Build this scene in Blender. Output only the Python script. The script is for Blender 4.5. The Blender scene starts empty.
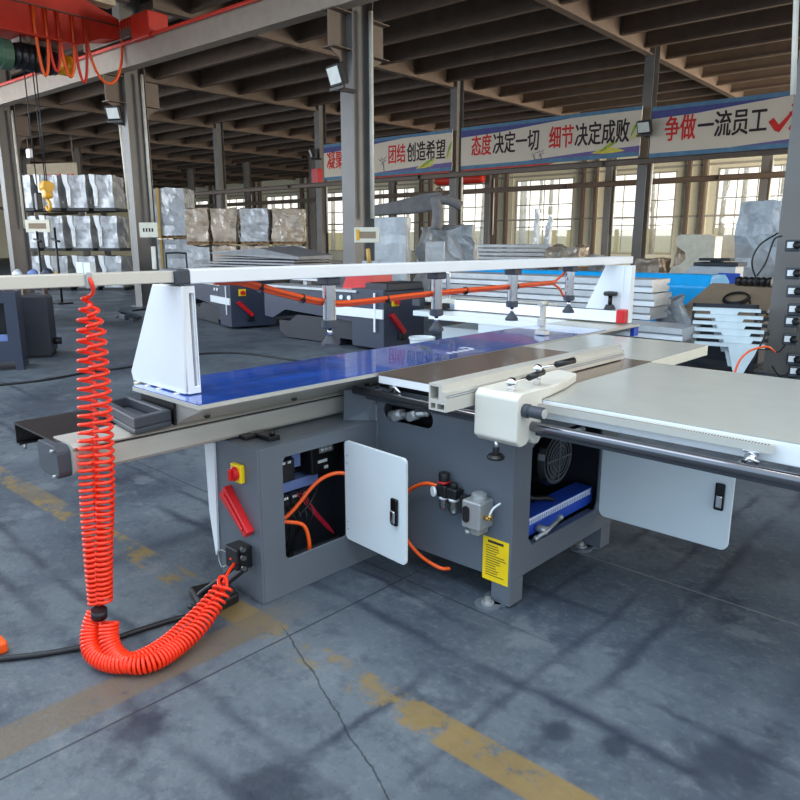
import bpy, bmesh, math, random
from mathutils import Vector, Matrix, noise
from mathutils.geometry import tessellate_polygon
random.seed(7)
SC = bpy.context.scene
COL = SC.collection
# ------------------------------------------------------------------ camera
# The world axes are those of the big saw: +y runs along its sliding table,
# +x across it.  The hall is turned by HALL_TURN about z.
FPX, HORIZON, CAM_H = 700.0, 243.0, 1.6
PITCH = math.atan((400 - HORIZON) / FPX)
YAW = math.radians(43.3)
HALL_TURN = math.radians(3.8)
cam = bpy.data.cameras.new('camera')
cam.sensor_width = 36.0
cam.lens = 36.0 * FPX / 800.0
cam.clip_start, cam.clip_end = 0.05, 400
camo = bpy.data.objects.new('camera', cam)
camo.location = (0, 0, CAM_H)
camo.rotation_euler = (math.pi / 2 - PITCH, 0, YAW)
COL.objects.link(camo)
SC.camera = camo
# ------------------------------------------------------------------ world and light
SC.view_settings.view_transform = 'Standard'
SC.view_settings.look = 'None'
SC.view_settings.gamma = 1.0
SC.view_settings.use_curve_mapping = False
SC.view_settings.exposure = 0.28
wd = bpy.data.worlds.new('sky')
SC.world = wd
wd.use_nodes = True
wn = wd.node_tree.nodes
wl = wd.node_tree.links
bg = wn['Background']
bg.inputs['Strength'].default_value = 1.55
tc = wn.new('ShaderNodeTexCoord')
mp = wn.new('ShaderNodeMapping')
mp.vector_type = 'NORMAL'
sep = wn.new('ShaderNodeSeparateXYZ')
ramp = wn.new('ShaderNodeValToRGB')
mth = wn.new('ShaderNodeMath')
mth.operation = 'MULTIPLY_ADD'
mth.inputs[1].default_value = 0.5
mth.inputs[2].default_value = 0.5
wl.new(tc.outputs['Generated'], sep.inputs[0])
wl.new(sep.outputs['Y'], mth.inputs[0])
wl.new(mth.outputs[0], ramp.inputs[0])
ramp.color_ramp.elements[0].position = 0.15
ramp.color_ramp.elements[0].color = (0.60, 0.80, 1.0, 1)     # open bluish sky behind the camera
ramp.color_ramp.elements[1].position = 0.75
ramp.color_ramp.elements[1].color = (1.0, 0.95, 0.86, 1)     # hazy warm sky over the far side
wl.new(ramp.outputs[0], bg.inputs['Color'])


def area_light(name, loc, size, sizey, power, color, target):
    l = bpy.data.lights.new(name, 'AREA')
    l.shape = 'RECTANGLE'
    l.size, l.size_y = size, sizey
    l.energy = power
    l.color = color
    o = bpy.data.objects.new(name, l)
    o.location = loc
    d = Vector(target) - Vector(loc)
    o.rotation_euler = d.to_track_quat('-Z', 'Y').to_euler()
    COL.objects.link(o)
    return o


# added area lamps: bluish fill from the front, warm fill from the right
area_light('fill_front', (-3.0, -1.5, 9.5), 14, 4, 560, (0.78, 0.89, 1.0), (-3.5, 2.5, 0))
area_light('fill_right', (5.5, 7.0, 8.5), 8, 4, 620, (1.0, 0.95, 0.86), (-2, 6, 0))
# added lamps out of view brighten the far wall, stacks and crane
area_light('fill_back_wall', (9.5, 32.0, 3.6), 24, 6, 7600, (1.0, 0.92, 0.78), (-24, 46, 1.2))
area_light('fill_left_stacks', (-34.0, -4.0, 6.0), 34, 7, 3800, (0.92, 0.96, 1.0), (-27, 22, 1.5))


# ------------------------------------------------------------------ helpers
def lin(c):
    return tuple(((x / 12.92) if x <= 0.04045 else ((x + 0.055) / 1.055) ** 2.4) for x in c)


def rgb(r, g, b):
    return lin((r / 255, g / 255, b / 255)) + (1,)


def mat(name, col, rough=0.5, metal=0.0, vary=0.08, scale=6.0, bump=0.0, bscale=40.0, emit=None, coat=0.0, stretch=None):
    m = bpy.data.materials.new(name)
    m.use_nodes = True
    nt = m.node_tree
    b = nt.nodes['Principled BSDF']
    b.inputs['Roughness'].default_value = rough
    b.inputs['Metallic'].default_value = metal
    b.inputs['Coat Weight'].default_value = coat
    tcn = nt.nodes.new('ShaderNodeTexCoord')
    src = tcn.outputs['Object']
    if stretch:
        mpn = nt.nodes.new('ShaderNodeMapping')
        mpn.inputs['Scale'].default_value = stretch
        nt.links.new(src, mpn.inputs[0])
        src = mpn.outputs[0]
    n = nt.nodes.new('ShaderNodeTexNoise')
    n.inputs['Scale'].default_value = scale
    n.inputs['Detail'].default_value = 5
    nt.links.new(src, n.inputs['Vector'])
    r = nt.nodes.new('ShaderNodeValToRGB')
    r.color_ramp.elements[0].position = 0.3
    r.color_ramp.elements[1].position = 0.7
    r.color_ramp.elements[0].color = tuple(c * (1 - vary) for c in col[:3]) + (1,)
    r.color_ramp.elements[1].color = tuple(min(1, c * (1 + vary)) for c in col[:3]) + (1,)
    nt.links.new(n.outputs['Fac'], r.inputs[0])
    nt.links.new(r.outputs[0], b.inputs['Base Color'])
    if bump:
        n2 = nt.nodes.new('ShaderNodeTexNoise')
        n2.inputs['Scale'].default_value = bscale
        n2.inputs['Detail'].default_value = 4
        nt.links.new(src, n2.inputs['Vector'])
        bp = nt.nodes.new('ShaderNodeBump')
        bp.inputs['Strength'].default_value = bump
        bp.inputs['Distance'].default_value = 0.02
        nt.links.new(n2.outputs['Fac'], bp.inputs['Height'])
        nt.links.new(bp.outputs[0], b.inputs['Normal'])
    if emit:
        b.inputs['Emission Color'].default_value = emit[0]
        b.inputs['Emission Strength'].default_value = emit[1]
    return m


def glassy(name, tint, gloss=0.12, rough=0.02):
    m = bpy.data.materials.new(name)
    m.use_nodes = True
    nt = m.node_tree
    nt.nodes.remove(nt.nodes['Principled BSDF'])
    out = [x for x in nt.nodes if x.type == 'OUTPUT_MATERIAL'][0]
    t = nt.nodes.new('ShaderNodeBsdfTransparent')
    t.inputs[0].default_value = tint
    g = nt.nodes.new('ShaderNodeBsdfGlossy')
    g.inputs['Roughness'].default_value = rough
    mx = nt.nodes.new('ShaderNodeMixShader')
    mx.inputs[0].default_value = gloss
    nt.links.new(t.outputs[0], mx.inputs[1])
    nt.links.new(g.outputs[0], mx.inputs[2])
    nt.links.new(mx.outputs[0], out.inputs[0])
    return m


M = dict(
    steel=mat('brown_grey_steel_paint', rgb(112, 94, 80), 0.5, vary=0.12, scale=3),
    steel_col=mat('grey_column_paint', rgb(116, 112, 108), 0.45, vary=0.10, scale=2),
    deck=mat('dark_roof_deck', rgb(46, 38, 34), 0.9),
    girder=mat('runway_girder_paint', rgb(158, 142, 126), 0.5, vary=0.08),
    wall=mat('cream_wall_sheet', rgb(248, 240, 212), 0.7, vary=0.04),
    wframe=mat('window_frame_paint', rgb(188, 180, 164), 0.6),
    conduit=mat('pale_conduit', rgb(236, 230, 216), 0.5),
    ground=mat('outside_ground', rgb(190, 182, 160), 0.9, vary=0.15, scale=0.6),
    bark=mat('bare_bark', rgb(214, 206, 194), 0.9, vary=0.2),
    outwall=mat('outside_wall_paint', rgb(224, 208, 160), 0.85, vary=0.06),
    grey=mat('machine_grey_paint', rgb(96, 102, 110), 0.38, vary=0.04, bump=0.06, bscale=260),
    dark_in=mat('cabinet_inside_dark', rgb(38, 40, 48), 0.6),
    black=mat('black_plastic', rgb(24, 24, 26), 0.4, vary=0.1),
    blackgloss=mat('black_gloss', rgb(16, 16, 18), 0.18),
    rubber=mat('dark_grey_plastic', rgb(62, 66, 74), 0.5),
    white=mat('white_enamel', rgb(236, 238, 240), 0.3, vary=0.015),
    whiteplate=mat('white_door_enamel', rgb(222, 228, 230), 0.3, vary=0.015),
    cream=mat('offwhite_casting', rgb(220, 215, 203), 0.35, vary=0.03, bump=0.03, bscale=120),
    table=mat('lacquered_table_top', rgb(176, 176, 168), 0.22, vary=0.03),
    tableside=mat('cream_table_edge', rgb(238, 232, 212), 0.4, vary=0.02),
    iron=mat('ground_cast_iron', rgb(146, 130, 116), 0.22, metal=0.7, vary=0.10, scale=14, stretch=(20, 1, 1)),
    alu=mat('aluminium_extrusion', rgb(206, 202, 192), 0.36, metal=0.35, vary=0.04, stretch=(1, 0.05, 1)),
    alud=mat('dull_aluminium', rgb(190, 192, 194), 0.42, metal=0.3, vary=0.08),
    chrome=mat('chrome', rgb(225, 225, 228), 0.12, metal=1.0, vary=0.02),
    rodm=mat('blued_round_bar', rgb(120, 120, 126), 0.14, metal=0.85, vary=0.05),
    film=mat('blue_protective_film', rgb(4, 78, 176), 0.14, vary=0.40, scale=2.2, bump=0.20, bscale=7, coat=0.8, stretch=(5, .7, 1)),
    orange=mat('orange_hose', rgb(255, 96, 28), 0.35, vary=0.04),
    orangecoil=mat('red_orange_coil_hose', rgb(255, 56, 22), 0.3, vary=0.04),
    red=mat('red_plastic', rgb(205, 30, 34), 0.35),
    redpaint=mat('crane_red_paint', rgb(214, 48, 26), 0.45, vary=0.08),
    yellow=mat('yellow_plastic', rgb(246, 206, 20), 0.4),
    blue=mat('blue_paint', rgb(44, 82, 190), 0.4),
    blueduct=mat('blue_grey_duct', rgb(120, 140, 196), 0.5),
    cable=mat('black_cable', rgb(22, 22, 26), 0.5),
    redwire=mat('red_wire', rgb(180, 24, 50), 0.5),
    navy=mat('dark_blue_grey_paint', rgb(52, 58, 76), 0.42, vary=0.05),
    navyd=mat('very_dark_blue_grey', rgb(38, 41, 50), 0.45),
    wrap=mat('silver_shrink_wrap', rgb(186, 189, 192), 0.22, metal=0.1, vary=0.16, scale=5, bump=0.9, bscale=7, coat=0.5),
    wrapw=mat('white_foil_wrap', rgb(226, 228, 230), 0.25, metal=0.1, vary=0.08, scale=4, bump=0.8, bscale=9, coat=0.4),
    wrapb=mat('brown_film_wrap', rgb(186, 168, 148), 0.22, metal=0.1, vary=0.30, scale=3, bump=0.9, bscale=8, coat=0.5),
    pallet=mat('pallet_wood', rgb(146, 116, 84), 0.8, vary=0.2, scale=10),
    strapy=mat('pale_wood_batten', rgb(206, 168, 92), 0.7),
    felt=mat('grey_felt_sheet', rgb(140, 136, 136), 0.9, vary=0.12, bump=0.5),
    sheet=mat('grey_steel_sheet', rgb(142, 142, 144), 0.45, vary=0.12),
    card=mat('brown_cardboard', rgb(150, 130, 108), 0.85, vary=0.06),
    bluewrap=mat('cyan_plastic_sheet', rgb(30, 168, 238), 0.3, vary=0.10, bump=0.3, bscale=8),
    casting=mat('cream_film_casting', rgb(248, 238, 216), 0.4, vary=0.10, bump=0.5, bscale=9),
    brk=mat('pale_blue_grey_bracket', rgb(206, 218, 222), 0.4),
    signw=mat('sign_cream', rgb(222, 216, 196), 0.5),
    banner=mat('banner_cream_cloth', rgb(238, 222, 200), 0.75, vary=0.03, scale=1.5),
    bblue=mat('banner_blue_edge', rgb(98, 140, 170), 0.7, vary=0.15),
    bnavy=mat('banner_dark_blue', rgb(84, 86, 146), 0.7),
    bpurple=mat('banner_purple', rgb(122, 104, 160), 0.7),
    bred=mat('banner_red_ink', rgb(226, 48, 40), 0.7),
    bblack=mat('banner_black_ink', rgb(52, 34, 34), 0.7),
    bgreen=mat('banner_leaf_green', rgb(160, 190, 60), 0.7, vary=0.25),
    byel=mat('banner_leaf_yellow', rgb(236, 220, 90), 0.7),
    bgrey=mat('banner_grey_ink', rgb(140, 130, 130), 0.7),
    lampw=mat('lamp_glass', rgb(240, 240, 232), 0.2),
    sock=mat('socket_white', rgb(240, 240, 240), 0.4),
    glass=glassy('window_glass', (0.96, 0.97, 0.97, 1), 0.06),
    bowl=glassy('clear_plastic_bowl', (0.62, 0.66, 0.66, 1), 0.25, 0.08),
    hoistg=mat('hoist_green_paint', rgb(70, 100, 80), 0.5),
    hook=mat('hook_yellow_paint', rgb(232, 170, 30), 0.4),
    beige=mat('beige_box_paint', rgb(208, 190, 160), 0.6),
    brass=mat('brass', rgb(214, 170, 90), 0.25, metal=0.9),
    zinc=mat('zinc_cast_metal', rgb(176, 178, 178), 0.32, metal=0.5, vary=0.05),
)


def floor_material():
    m = bpy.data.materials.new('worn_concrete_floor')
    m.use_nodes = True
    nt = m.node_tree
    N, L = nt.nodes, nt.links
    b = N['Principled BSDF']
    tcn = N.new('ShaderNodeTexCoord')
    sepn = N.new('ShaderNodeSeparateXYZ')
    L.new(tcn.outputs['Object'], sepn.inputs[0])
    X, Y = sepn.outputs['X'], sepn.outputs['Y']

    def math_(op, a, c=None, clamp=False):
        n = N.new('ShaderNodeMath')
        n.operation = op
        n.use_clamp = clamp
        for i, v in enumerate((a, c)):
            if v is None:
                continue
            if isinstance(v, (int, float)):
                n.inputs[i].default_value = v
            else:
                L.new(v, n.inputs[i])
        return n.outputs[0]

    def noise_(scale, detail=5, rough=0.55, sx=1, sy=1, off=0):
        mpn = N.new('ShaderNodeMapping')
        mpn.inputs['Scale'].default_value = (sx, sy, 1)
        mpn.inputs['Location'].default_value = (off, off * .7, 0)
        L.new(tcn.outputs['Object'], mpn.inputs[0])
        n = N.new('ShaderNodeTexNoise')
        n.inputs['Scale'].default_value = scale
        n.inputs['Detail'].default_value = detail
        n.inputs['Roughness'].default_value = rough
        L.new(mpn.outputs[0], n.inputs['Vector'])
        return n.outputs['Fac']

    def mix(f, a, c):
        n = N.new('ShaderNodeMix')
        n.data_type = 'RGBA'
        if isinstance(f, (int, float)):
            n.inputs[0].default_value = f
        else:
            L.new(f, n.inputs[0])
        for i, v in ((6, a), (7, c)):
            if isinstance(v, tuple):
                n.inputs[i].default_value = v
            else:
                L.new(v, n.inputs[i])
        return n.outputs[2]

    def smooth(v, a, c, lo=0.0, hi=1.0):
        n = N.new('ShaderNodeMapRange')
        n.interpolation_type = 'SMOOTHSTEP'
        n.inputs[1].default_value = a
        n.inputs[2].default_value = c
        n.inputs[3].default_value = lo
        n.inputs[4].default_value = hi
        L.new(v, n.inputs[0])
        return n.outputs[0]

    def band(v, lo, hi, soft=0.012):
        a = smooth(v, lo - soft, lo + soft)
        c = smooth(v, hi - soft, hi + soft, 1, 0)
        return math_('MULTIPLY', a, c)

    base = mix(smooth(noise_(0.55, 6), 0.36, 0.64), rgb(64, 73, 84), rgb(97, 105, 112))
    base = mix(math_('MULTIPLY', smooth(noise_(1.6, 8, 0.65, off=3), 0.50, 0.66), 0.65), base, rgb(54, 63, 76))
    base = mix(math_('MULTIPLY', smooth(noise_(2.3, 4, 0.6, off=9), 0.60, 0.70), 0.75), base, rgb(46, 53, 66))
    base = mix(math_('MULTIPLY', smooth(noise_(34, 3, 0.6), 0.5, 0.72), 0.25), base, rgb(128, 132, 132))
    base = mix(math_('MULTIPLY', smooth(noise_(60, 3, 0.7, off=5), 0.56, 0.74), 0.4), base, rgb(54, 61, 72))
    base = mix(math_('MULTIPLY', smooth(noise_(6.5, 9, 0.75, off=15), 0.50, 0.62), 0.45), base, rgb(50, 58, 70))
    base = mix(math_('MULTIPLY', smooth(noise_(3.1, 9, 0.7, off=21), 0.54, 0.64), 0.35), base, rgb(122, 128, 132))
    # soft dark rubber streaks along both axes
    wob = noise_(0.8, 4, off=2)
    for ax, pos, w, k in ((X, -1.55, 0.035, 0.8), (X, -1.05, 0.045, 0.8), (X, -0.45, 0.10, 0.6), (X, -3.35, 0.10, 0.45), (X, -4.6, 0.12, 0.4),
                          (Y, 1.98, 0.05, 0.9), (Y, 2.65, 0.04, 0.75), (Y, 0.95, 0.05, 0.8), (Y, 1.15, 0.04, 0.8), (X, -1.25, 0.03, 0.75), (Y, 2.2, 0.03, 0.8)):
        v = math_('ADD', ax, math_('ADD', math_('MULTIPLY', math_('SUBTRACT', wob, 0.5), 0.22), math_('MULTIPLY', math_('SUBTRACT', noise_(14, 4, 0.7), 0.5), 0.05)))
        f = math_('MULTIPLY', band(v, pos - w / 2, pos + w / 2, w * .6), smooth(noise_(1.1, 5, off=pos * 7), 0.38, 0.58))
        base = mix(math_('MULTIPLY', f, k), base, rgb(38, 45, 60))
    # blot stains
    for (bx, by, br) in ((-1.02, 1.86, 0.06), (-0.84, 1.92, 0.055), (-0.72, 1.3, 0.16), (-2.05, 0.9, 0.10), (-1.52, 1.05, 0.14), (-0.55, 2.1, 0.14)):
        dx = math_('SUBTRACT', X, bx)
        dy = math_('SUBTRACT', Y, by)
        d = math_('SQRT', math_('ADD', math_('MULTIPLY', dx, dx), math_('MULTIPLY', dy, dy)))
        d = math_('ADD', d, math_('MULTIPLY', math_('SUBTRACT', noise_(9, 4), 0.5), br * 2.0))
        base = mix(math_('MULTIPLY', smooth(d, br * .3, br * 1.3, 1, 0), 0.75), base, rgb(34, 41, 55))
    # worn yellow line across the saw
    yw = math_('ADD', Y, math_('MULTIPLY', X, -0.025))
    worn = smooth(noise_(4.2, 9, 0.72, off=1), 0.46, 0.56)
    solid = math_('MAXIMUM', band(X, -1.30, -0.55, 0.015), band(X, -2.66, -2.38, 0.02))
    solid = math_('MAXIMUM', solid, math_('MULTIPLY', band(X, -5.0, -4.35, 0.02), 0.5))
    keep = math_('MULTIPLY', math_('MAXIMUM', worn, math_('MULTIPLY', solid, smooth(noise_(6, 9, 0.8, off=4), 0.38, 0.47))), band(X, -5.6, -0.2, 0.3))
    yb = math_('MULTIPLY', math_('MULTIPLY', band(yw, 1.555, 1.70, 0.008), keep), 0.85)
    base = mix(yb, base, mix(noise_(5, 5), rgb(112, 92, 56), rgb(142, 118, 66)))
    # brown residue strip beside the joint
    rs = math_('MULTIPLY', band(X, -2.40, -2.235, 0.012), math_('MULTIPLY', smooth(noise_(6, 9, 0.8, off=8), 0.36, 0.47), smooth(Y, 1.5, 1.9, 1, 0)))
    base = mix(math_('MULTIPLY', rs, 0.8), base, rgb(104, 92, 76))
    # pale scrape
    base = mix(math_('MULTIPLY', band(Y, 3.145, 3.152, 0.004), math_('MULTIPLY', band(X, -1.9, -0.6, .1), 0.6)), base, rgb(140, 142, 138))
    # joints
    j = band(X, -2.150, -2.142, 0.004)
    for p in (-6.2, 1.9, -10.2):
        j = math_('MAXIMUM', j, band(X, p, p + .01, 0.005))
    j = math_('MAXIMUM', j, math_('MULTIPLY', band(Y, 2.30, 2.308, 0.005), smooth(X, -1.9, -1.1, 1, 0.12)))
    for p in (-1.7, 6.3, 10.3):
        j = math_('MAXIMUM', j, band(Y, p, p + .008, 0.005))
    cr = math_('ADD', X, math_('MULTIPLY', math_('SUBTRACT', noise_(5, 4, 0.7, off=6), 0.5), 0.16))
    crl = math_('ADD', cr, math_('MULTIPLY', math_('SUBTRACT', Y, 1.5), 2.7))
    crack = math_('MULTIPLY', band(crl, -1.88, -1.862, 0.008), band(Y, 0.9, 1.62, 0.02))
    j = math_('MAXIMUM', j, math_('MULTIPLY', crack, 0.9))
    base = mix(math_('MULTIPLY', j, 0.85), base, rgb(30, 33, 38))
    L.new(base, b.inputs['Base Color'])
    L.new(smooth(noise_(1.2, 6, off=12), 0.3, 0.7, 0.42, 0.66), b.inputs['Roughness'])
    bp = N.new('ShaderNodeBump')
    bp.inputs['Strength'].default_value = 0.25
    bp.inputs['Distance'].default_value = 0.01
    L.new(math_('SUBTRACT', noise_(45, 5), math_('MULTIPLY', j, 1.5)), bp.inputs['Height'])
    L.new(bp.outputs[0], b.inputs['Normal'])
    return m


M['floor'] = floor_material()


class MB:
    """collects shapes; build() links them as one mesh object"""

    def __init__(s):
        s.v, s.f, s.sm = [], [], []

    def add(s, vs, fs, smooth=False):
        o = len(s.v)
        s.v += [tuple(v) for v in vs]
        s.f += [tuple(i + o for i in f) for f in fs]
        s.sm += [smooth] * len(fs)
        return s

    def box(s, x0, x1, y0, y1, z0, z1, rz=0, c=None):
        vs = [(x, y, z) for x in (x0, x1) for y in (y0, y1) for z in (z0, z1)]
        if rz:
            cx, cy = c or ((x0 + x1) / 2, (y0 + y1) / 2)
            ca, sa = math.cos(rz), math.sin(rz)
            vs = [(cx + (x - cx) * ca - (y - cy) * sa, cy + (x - cx) * sa + (y - cy) * ca, z) for x, y, z in vs]
        return s.add(vs, [(0, 1, 3, 2), (4, 6, 7, 5), (0, 4, 5, 1), (2, 3, 7, 6), (0, 2, 6, 4), (1, 5, 7, 3)])

    def rbox(s, x0, x1, y0, y1, z0, z1, r=0.006):
        """box with chamfered edges"""
        bm = bmesh.new()
        bmesh.ops.create_cube(bm, size=1)
        for v in bm.verts:
            v.co = Vector(((x0 + x1) / 2 + v.co.x * (x1 - x0), (y0 + y1) / 2 + v.co.y * (y1 - y0), (z0 + z1) / 2 + v.co.z * (z1 - z0)))
        r = min(r, (x1 - x0) * .45, (y1 - y0) * .45, (z1 - z0) * .45)
        bmesh.ops.bevel(bm, geom=bm.edges[:], offset=r, segments=2, affect='EDGES', profile=0.5)
        bm.verts.index_update()
        s.add([v.co[:] for v in bm.verts], [[v.index for v in f.verts] for f in bm.faces])
        bm.free()
        return s

    def tube(s, pts, r, n=8, caps=True, r2=None):
        pts = [Vector(p) for p in pts]
        m = len(pts)
        vs, fs = [], []
        up = None
        for i, p in enumerate(pts):
            t = (pts[min(i + 1, m - 1)] - pts[max(i - 1, 0)])
            if t.length < 1e-9:
                t = Vector((0, 0, 1))
            t.normalize()
            if up is None:
                up = Vector((0, 0, 1)) if abs(t.z) < .9 else Vector((1, 0, 0))
            a = t.cross(up)
            if a.length < 1e-6:
                a = t.cross(Vector((1, 0.3, 0)))
            a.normalize()
            bb = a.cross(t).normalized()
            up = bb
            rr = r if r2 is None else r + (r2 - r) * i / (m - 1)
            for k in range(n):
                an = 2 * math.pi * k / n
                vs.append(p + a * math.cos(an) * rr + bb * math.sin(an) * rr)
        for i in range(m - 1):
            for k in range(n):
                k2 = (k + 1) % n
                fs.append((i * n + k, i * n + k2, (i + 1) * n + k2, (i + 1) * n + k))
        s.add(vs, fs, True)
        if caps:
            o = len(s.v) - len(vs)
            s.f.append(tuple(o + k for k in range(n))[::-1])
            s.f.append(tuple(o + (m - 1) * n + k for k in range(n)))
            s.sm += [False, False]
        return s

    def cyl(s, p0, p1, r, n=20, r2=None):
        return s.tube([p0, p1], r, n, True, r2)

    def lathe(s, c, axis, prof, n=20):
        """prof: list of (radius, height along axis)"""
        c = Vector(c)
        ax = Vector(axis).normalized()
        a = ax.orthogonal().normalized()
        b = ax.cross(a)
        vs, fs = [], []
        for r, h in prof:
            for k in range(n):
                an = 2 * math.pi * k / n
                vs.append(c + ax * h + a * math.cos(an) * r + b * math.sin(an) * r)
        for i in range(len(prof) - 1):
            for k in range(n):
                k2 = (k + 1) % n
                fs.append((i * n + k, i * n + k2, (i + 1) * n + k2, (i + 1) * n + k))
        fs.append(tuple(range(n))[::-1])
        fs.append(tuple((len(prof) - 1) * n + k for k in range(n)))
        return s.add(vs, fs, False)

    def prism(s, poly, axis, a, b, holes=()):
        """2-D polygon extruded along axis from a to b; poly coords are the two other axes in xyz order"""
        def P(u, w, t):
            return {'x': (t, u, w), 'y': (u, t, w), 'z': (u, w, t)}[axis]
        loops = [list(poly)] + [list(h) for h in holes]
        flat = [p for l in loops for p in l]
        n = len(flat)
        vs = [P(u, w, a) for u, w in flat] + [P(u, w, b) for u, w in flat]
        fs = []
        if holes or len(poly) > 4:
            tris = tessellate_polygon([[Vector((u, w, 0)) for u, w in l] for l in loops])
            for t in tris:
                fs.append(tuple(t))
                fs.append(tuple(i + n for i in t)[::-1])
        else:
            fs.append(tuple(range(n)))
            fs.append(tuple(range(n, 2 * n))[::-1])
        o = 0
        for l in loops:
            m = len(l)
            for i in range(m):
                k = (i + 1) % m
                fs.append((o + i, o + k, o + k + n, o + i + n))
            o += m
        return s.add(vs, fs)

    def sphere(s, c, r, n=12, sc=(1, 1, 1)):
        vs, fs = [], []
        for i in range(n // 2 + 1):
            th = math.pi * i / (n // 2)
            for k in range(n):
                ph = 2 * math.pi * k / n
                vs.append((c[0] + r * sc[0] * math.sin(th) * math.cos(ph), c[1] + r * sc[1] * math.sin(th) * math.sin(ph), c[2] + r * sc[2] * math.cos(th)))
        for i in range(n // 2):
            for k in range(n):
                k2 = (k + 1) % n
                fs.append((i * n + k, (i + 1) * n + k, (i + 1) * n + k2, i * n + k2))
        return s.add(vs, fs, True)

    def xform(s, mtx):
        s.v = [tuple(mtx @ Vector(v)) for v in s.v]
        return s

    def build(s, name, m, parent=None, world=False, bevel=0.0):
        me = bpy.data.meshes.new(name)
        me.from_pydata(s.v, [], s.f)
        bm = bmesh.new()
        bm.from_mesh(me)
        bmesh.ops.recalc_face_normals(bm, faces=bm.faces)
        bm.to_mesh(me)
        bm.free()
        for p, q in zip(me.polygons, s.sm):
            p.use_smooth = q
        me.materials.append(M[m] if isinstance(m, str) else m)
        o = bpy.data.objects.new(name, me)
        COL.objects.link(o)
        if parent is not None:
            o.parent = parent
            if world:                       # vertices are world coordinates; undo the chain of parents (never rotated here)
                off = Vector((0, 0, 0))
                q = parent
                while q is not None:
                    off += q.location
                    q = q.parent
                o.location = -off
        if bevel:
            md = o.modifiers.new('bevel', 'BEVEL')
            md.width = bevel
            md.segments = 2
            md.limit_method = 'ANGLE'
        return o


def rrect(u0, u1, w0, w1, r, n=4):
    out = []
    for cx, cy, a0 in ((u1 - r, w1 - r, 0), (u0 + r, w1 - r, 90), (u0 + r, w0 + r, 180), (u1 - r, w0 + r, 270)):
        for i in range(n + 1):
            a = math.radians(a0 + 90 * i / n)
            out.append((cx + r * math.cos(a), cy + r * math.sin(a)))
    return out


def tag(o, label=None, cat=None, group=None, kind=None):
    if label:
        o['label'] = label
    if cat:
        o['category'] = cat
    if group:
        o['group'] = group
    if kind:
        o['kind'] = kind
    return o


def thing(name, label, cat, loc=(0, 0, 0), rz=0.0, group=None):
    o = bpy.data.objects.new(name, None)
    o.empty_display_size = 0.1
    COL.objects.link(o)
    o.location = loc
    o.rotation_euler = (0, 0, rz)
    return tag(o, label, cat, group)


def copy_tree(o, parent=None):
    c = o.copy()
    COL.objects.link(c)
    c.parent = parent
    for ch in list(o.children):
        copy_tree(ch, c)
    return c


CT, ST = math.cos(HALL_TURN), math.sin(HALL_TURN)


def hall(x, y, z=0.0):
    """hall coordinates -> world"""
    return Vector((x * CT - y * ST, x * ST + y * CT, z))


HALL = Matrix.Rotation(HALL_TURN, 4, 'Z')
S = 1.25                             # the hall was first laid out on a 6 m grid; its real grid is 7.5 m
HALLS = HALL @ Matrix.Translation((0, 0, CAM_H)) @ Matrix.Scale(S, 4) @ Matrix.Translation((0, 0, -CAM_H))
ZF = CAM_H - CAM_H / S               # the floor's height in the 6 m layout


def hz(z):
    return CAM_H + (z - CAM_H) * S


def halls(x, y, z):
    return HALLS @ Vector((x, y, z))


_fw = Vector((-math.sin(YAW) * math.cos(PITCH), math.cos(YAW) * math.cos(PITCH), -math.sin(PITCH)))
_up = Vector((-math.sin(YAW) * math.sin(PITCH), math.cos(YAW) * math.sin(PITCH), math.cos(PITCH)))
_rt = Vector((math.cos(YAW), math.sin(YAW), 0))


def ray(px, py):
    return _fw + _rt * ((px - 400) / FPX) - _up * ((py - 400) / FPX)


def at(px, py, d):
    """point seen at a pixel of the photo, d metres ahead of the camera along the ground"""
    r = ray(px, py)
    h = Vector((-math.sin(YAW), math.cos(YAW), 0))
    return Vector((0, 0, CAM_H)) + r * (d / r.dot(h))


def onz(px, py, z):
    r = ray(px, py)
    return Vector((0, 0, CAM_H)) + r * ((z - CAM_H) / r.z)


def spline(pts, n=8):
    """Catmull-Rom through pts"""
    P = [Vector(p) for p in pts]
    P = [P[0] * 2 - P[1]] + P + [P[-1] * 2 - P[-2]]
    out = []
    for i in range(1, len(P) - 2):
        for k in range(n):
            t = k / n
            a, b, c, d = P[i - 1:i + 3]
            out.append(0.5 * ((2 * b) + (c - a) * t + (2 * a - 5 * b + 4 * c - d) * t * t + (3 * b - a - 3 * c + d) * t ** 3))
    out.append(P[-2])
    return out


# ================================================================== SETTING
def structure(o, label=None, cat=None):
    return tag(o, label, cat, None, 'structure')


b = MB()
b.add([(-130, -40, 0), (60, -40, 0), (60, 75, 0), (-130, 75, 0)], [(0, 1, 2, 3)])
structure(b.build('floor', 'floor'), 'worn blue grey concrete floor with faded yellow lines', 'floor')

ROOF0, SLOPE = 6.05, 0.014          # underside of the roof beams at y=18 and their rise


def roofz(y):
    return ROOF0 + SLOPE * (y - 18)


COLX = [-7.05 - 5.83 * k for k in range(-2, 11)]
YA, YB_, YC, YW = 8.0, 18.3, 28.4, 38.4
deck = MB()
x0, x1 = -66.5, 9.0
deck.add([halls(x, y, roofz(y) + 0.62 + t) for t in (0, 0.1) for x, y in ((x0, 2.8), (x1, 2.8), (x1, YW), (x0, YW))],
         [(0, 1, 2, 3), (7, 6, 5, 4), (0, 1, 5, 4), (1, 2, 6, 5), (2, 3, 7, 6), (3, 0, 4, 7)])
structure(deck.build('ceiling', 'deck'), 'dark corrugated roof deck over the factory hall', 'ceiling')
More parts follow.
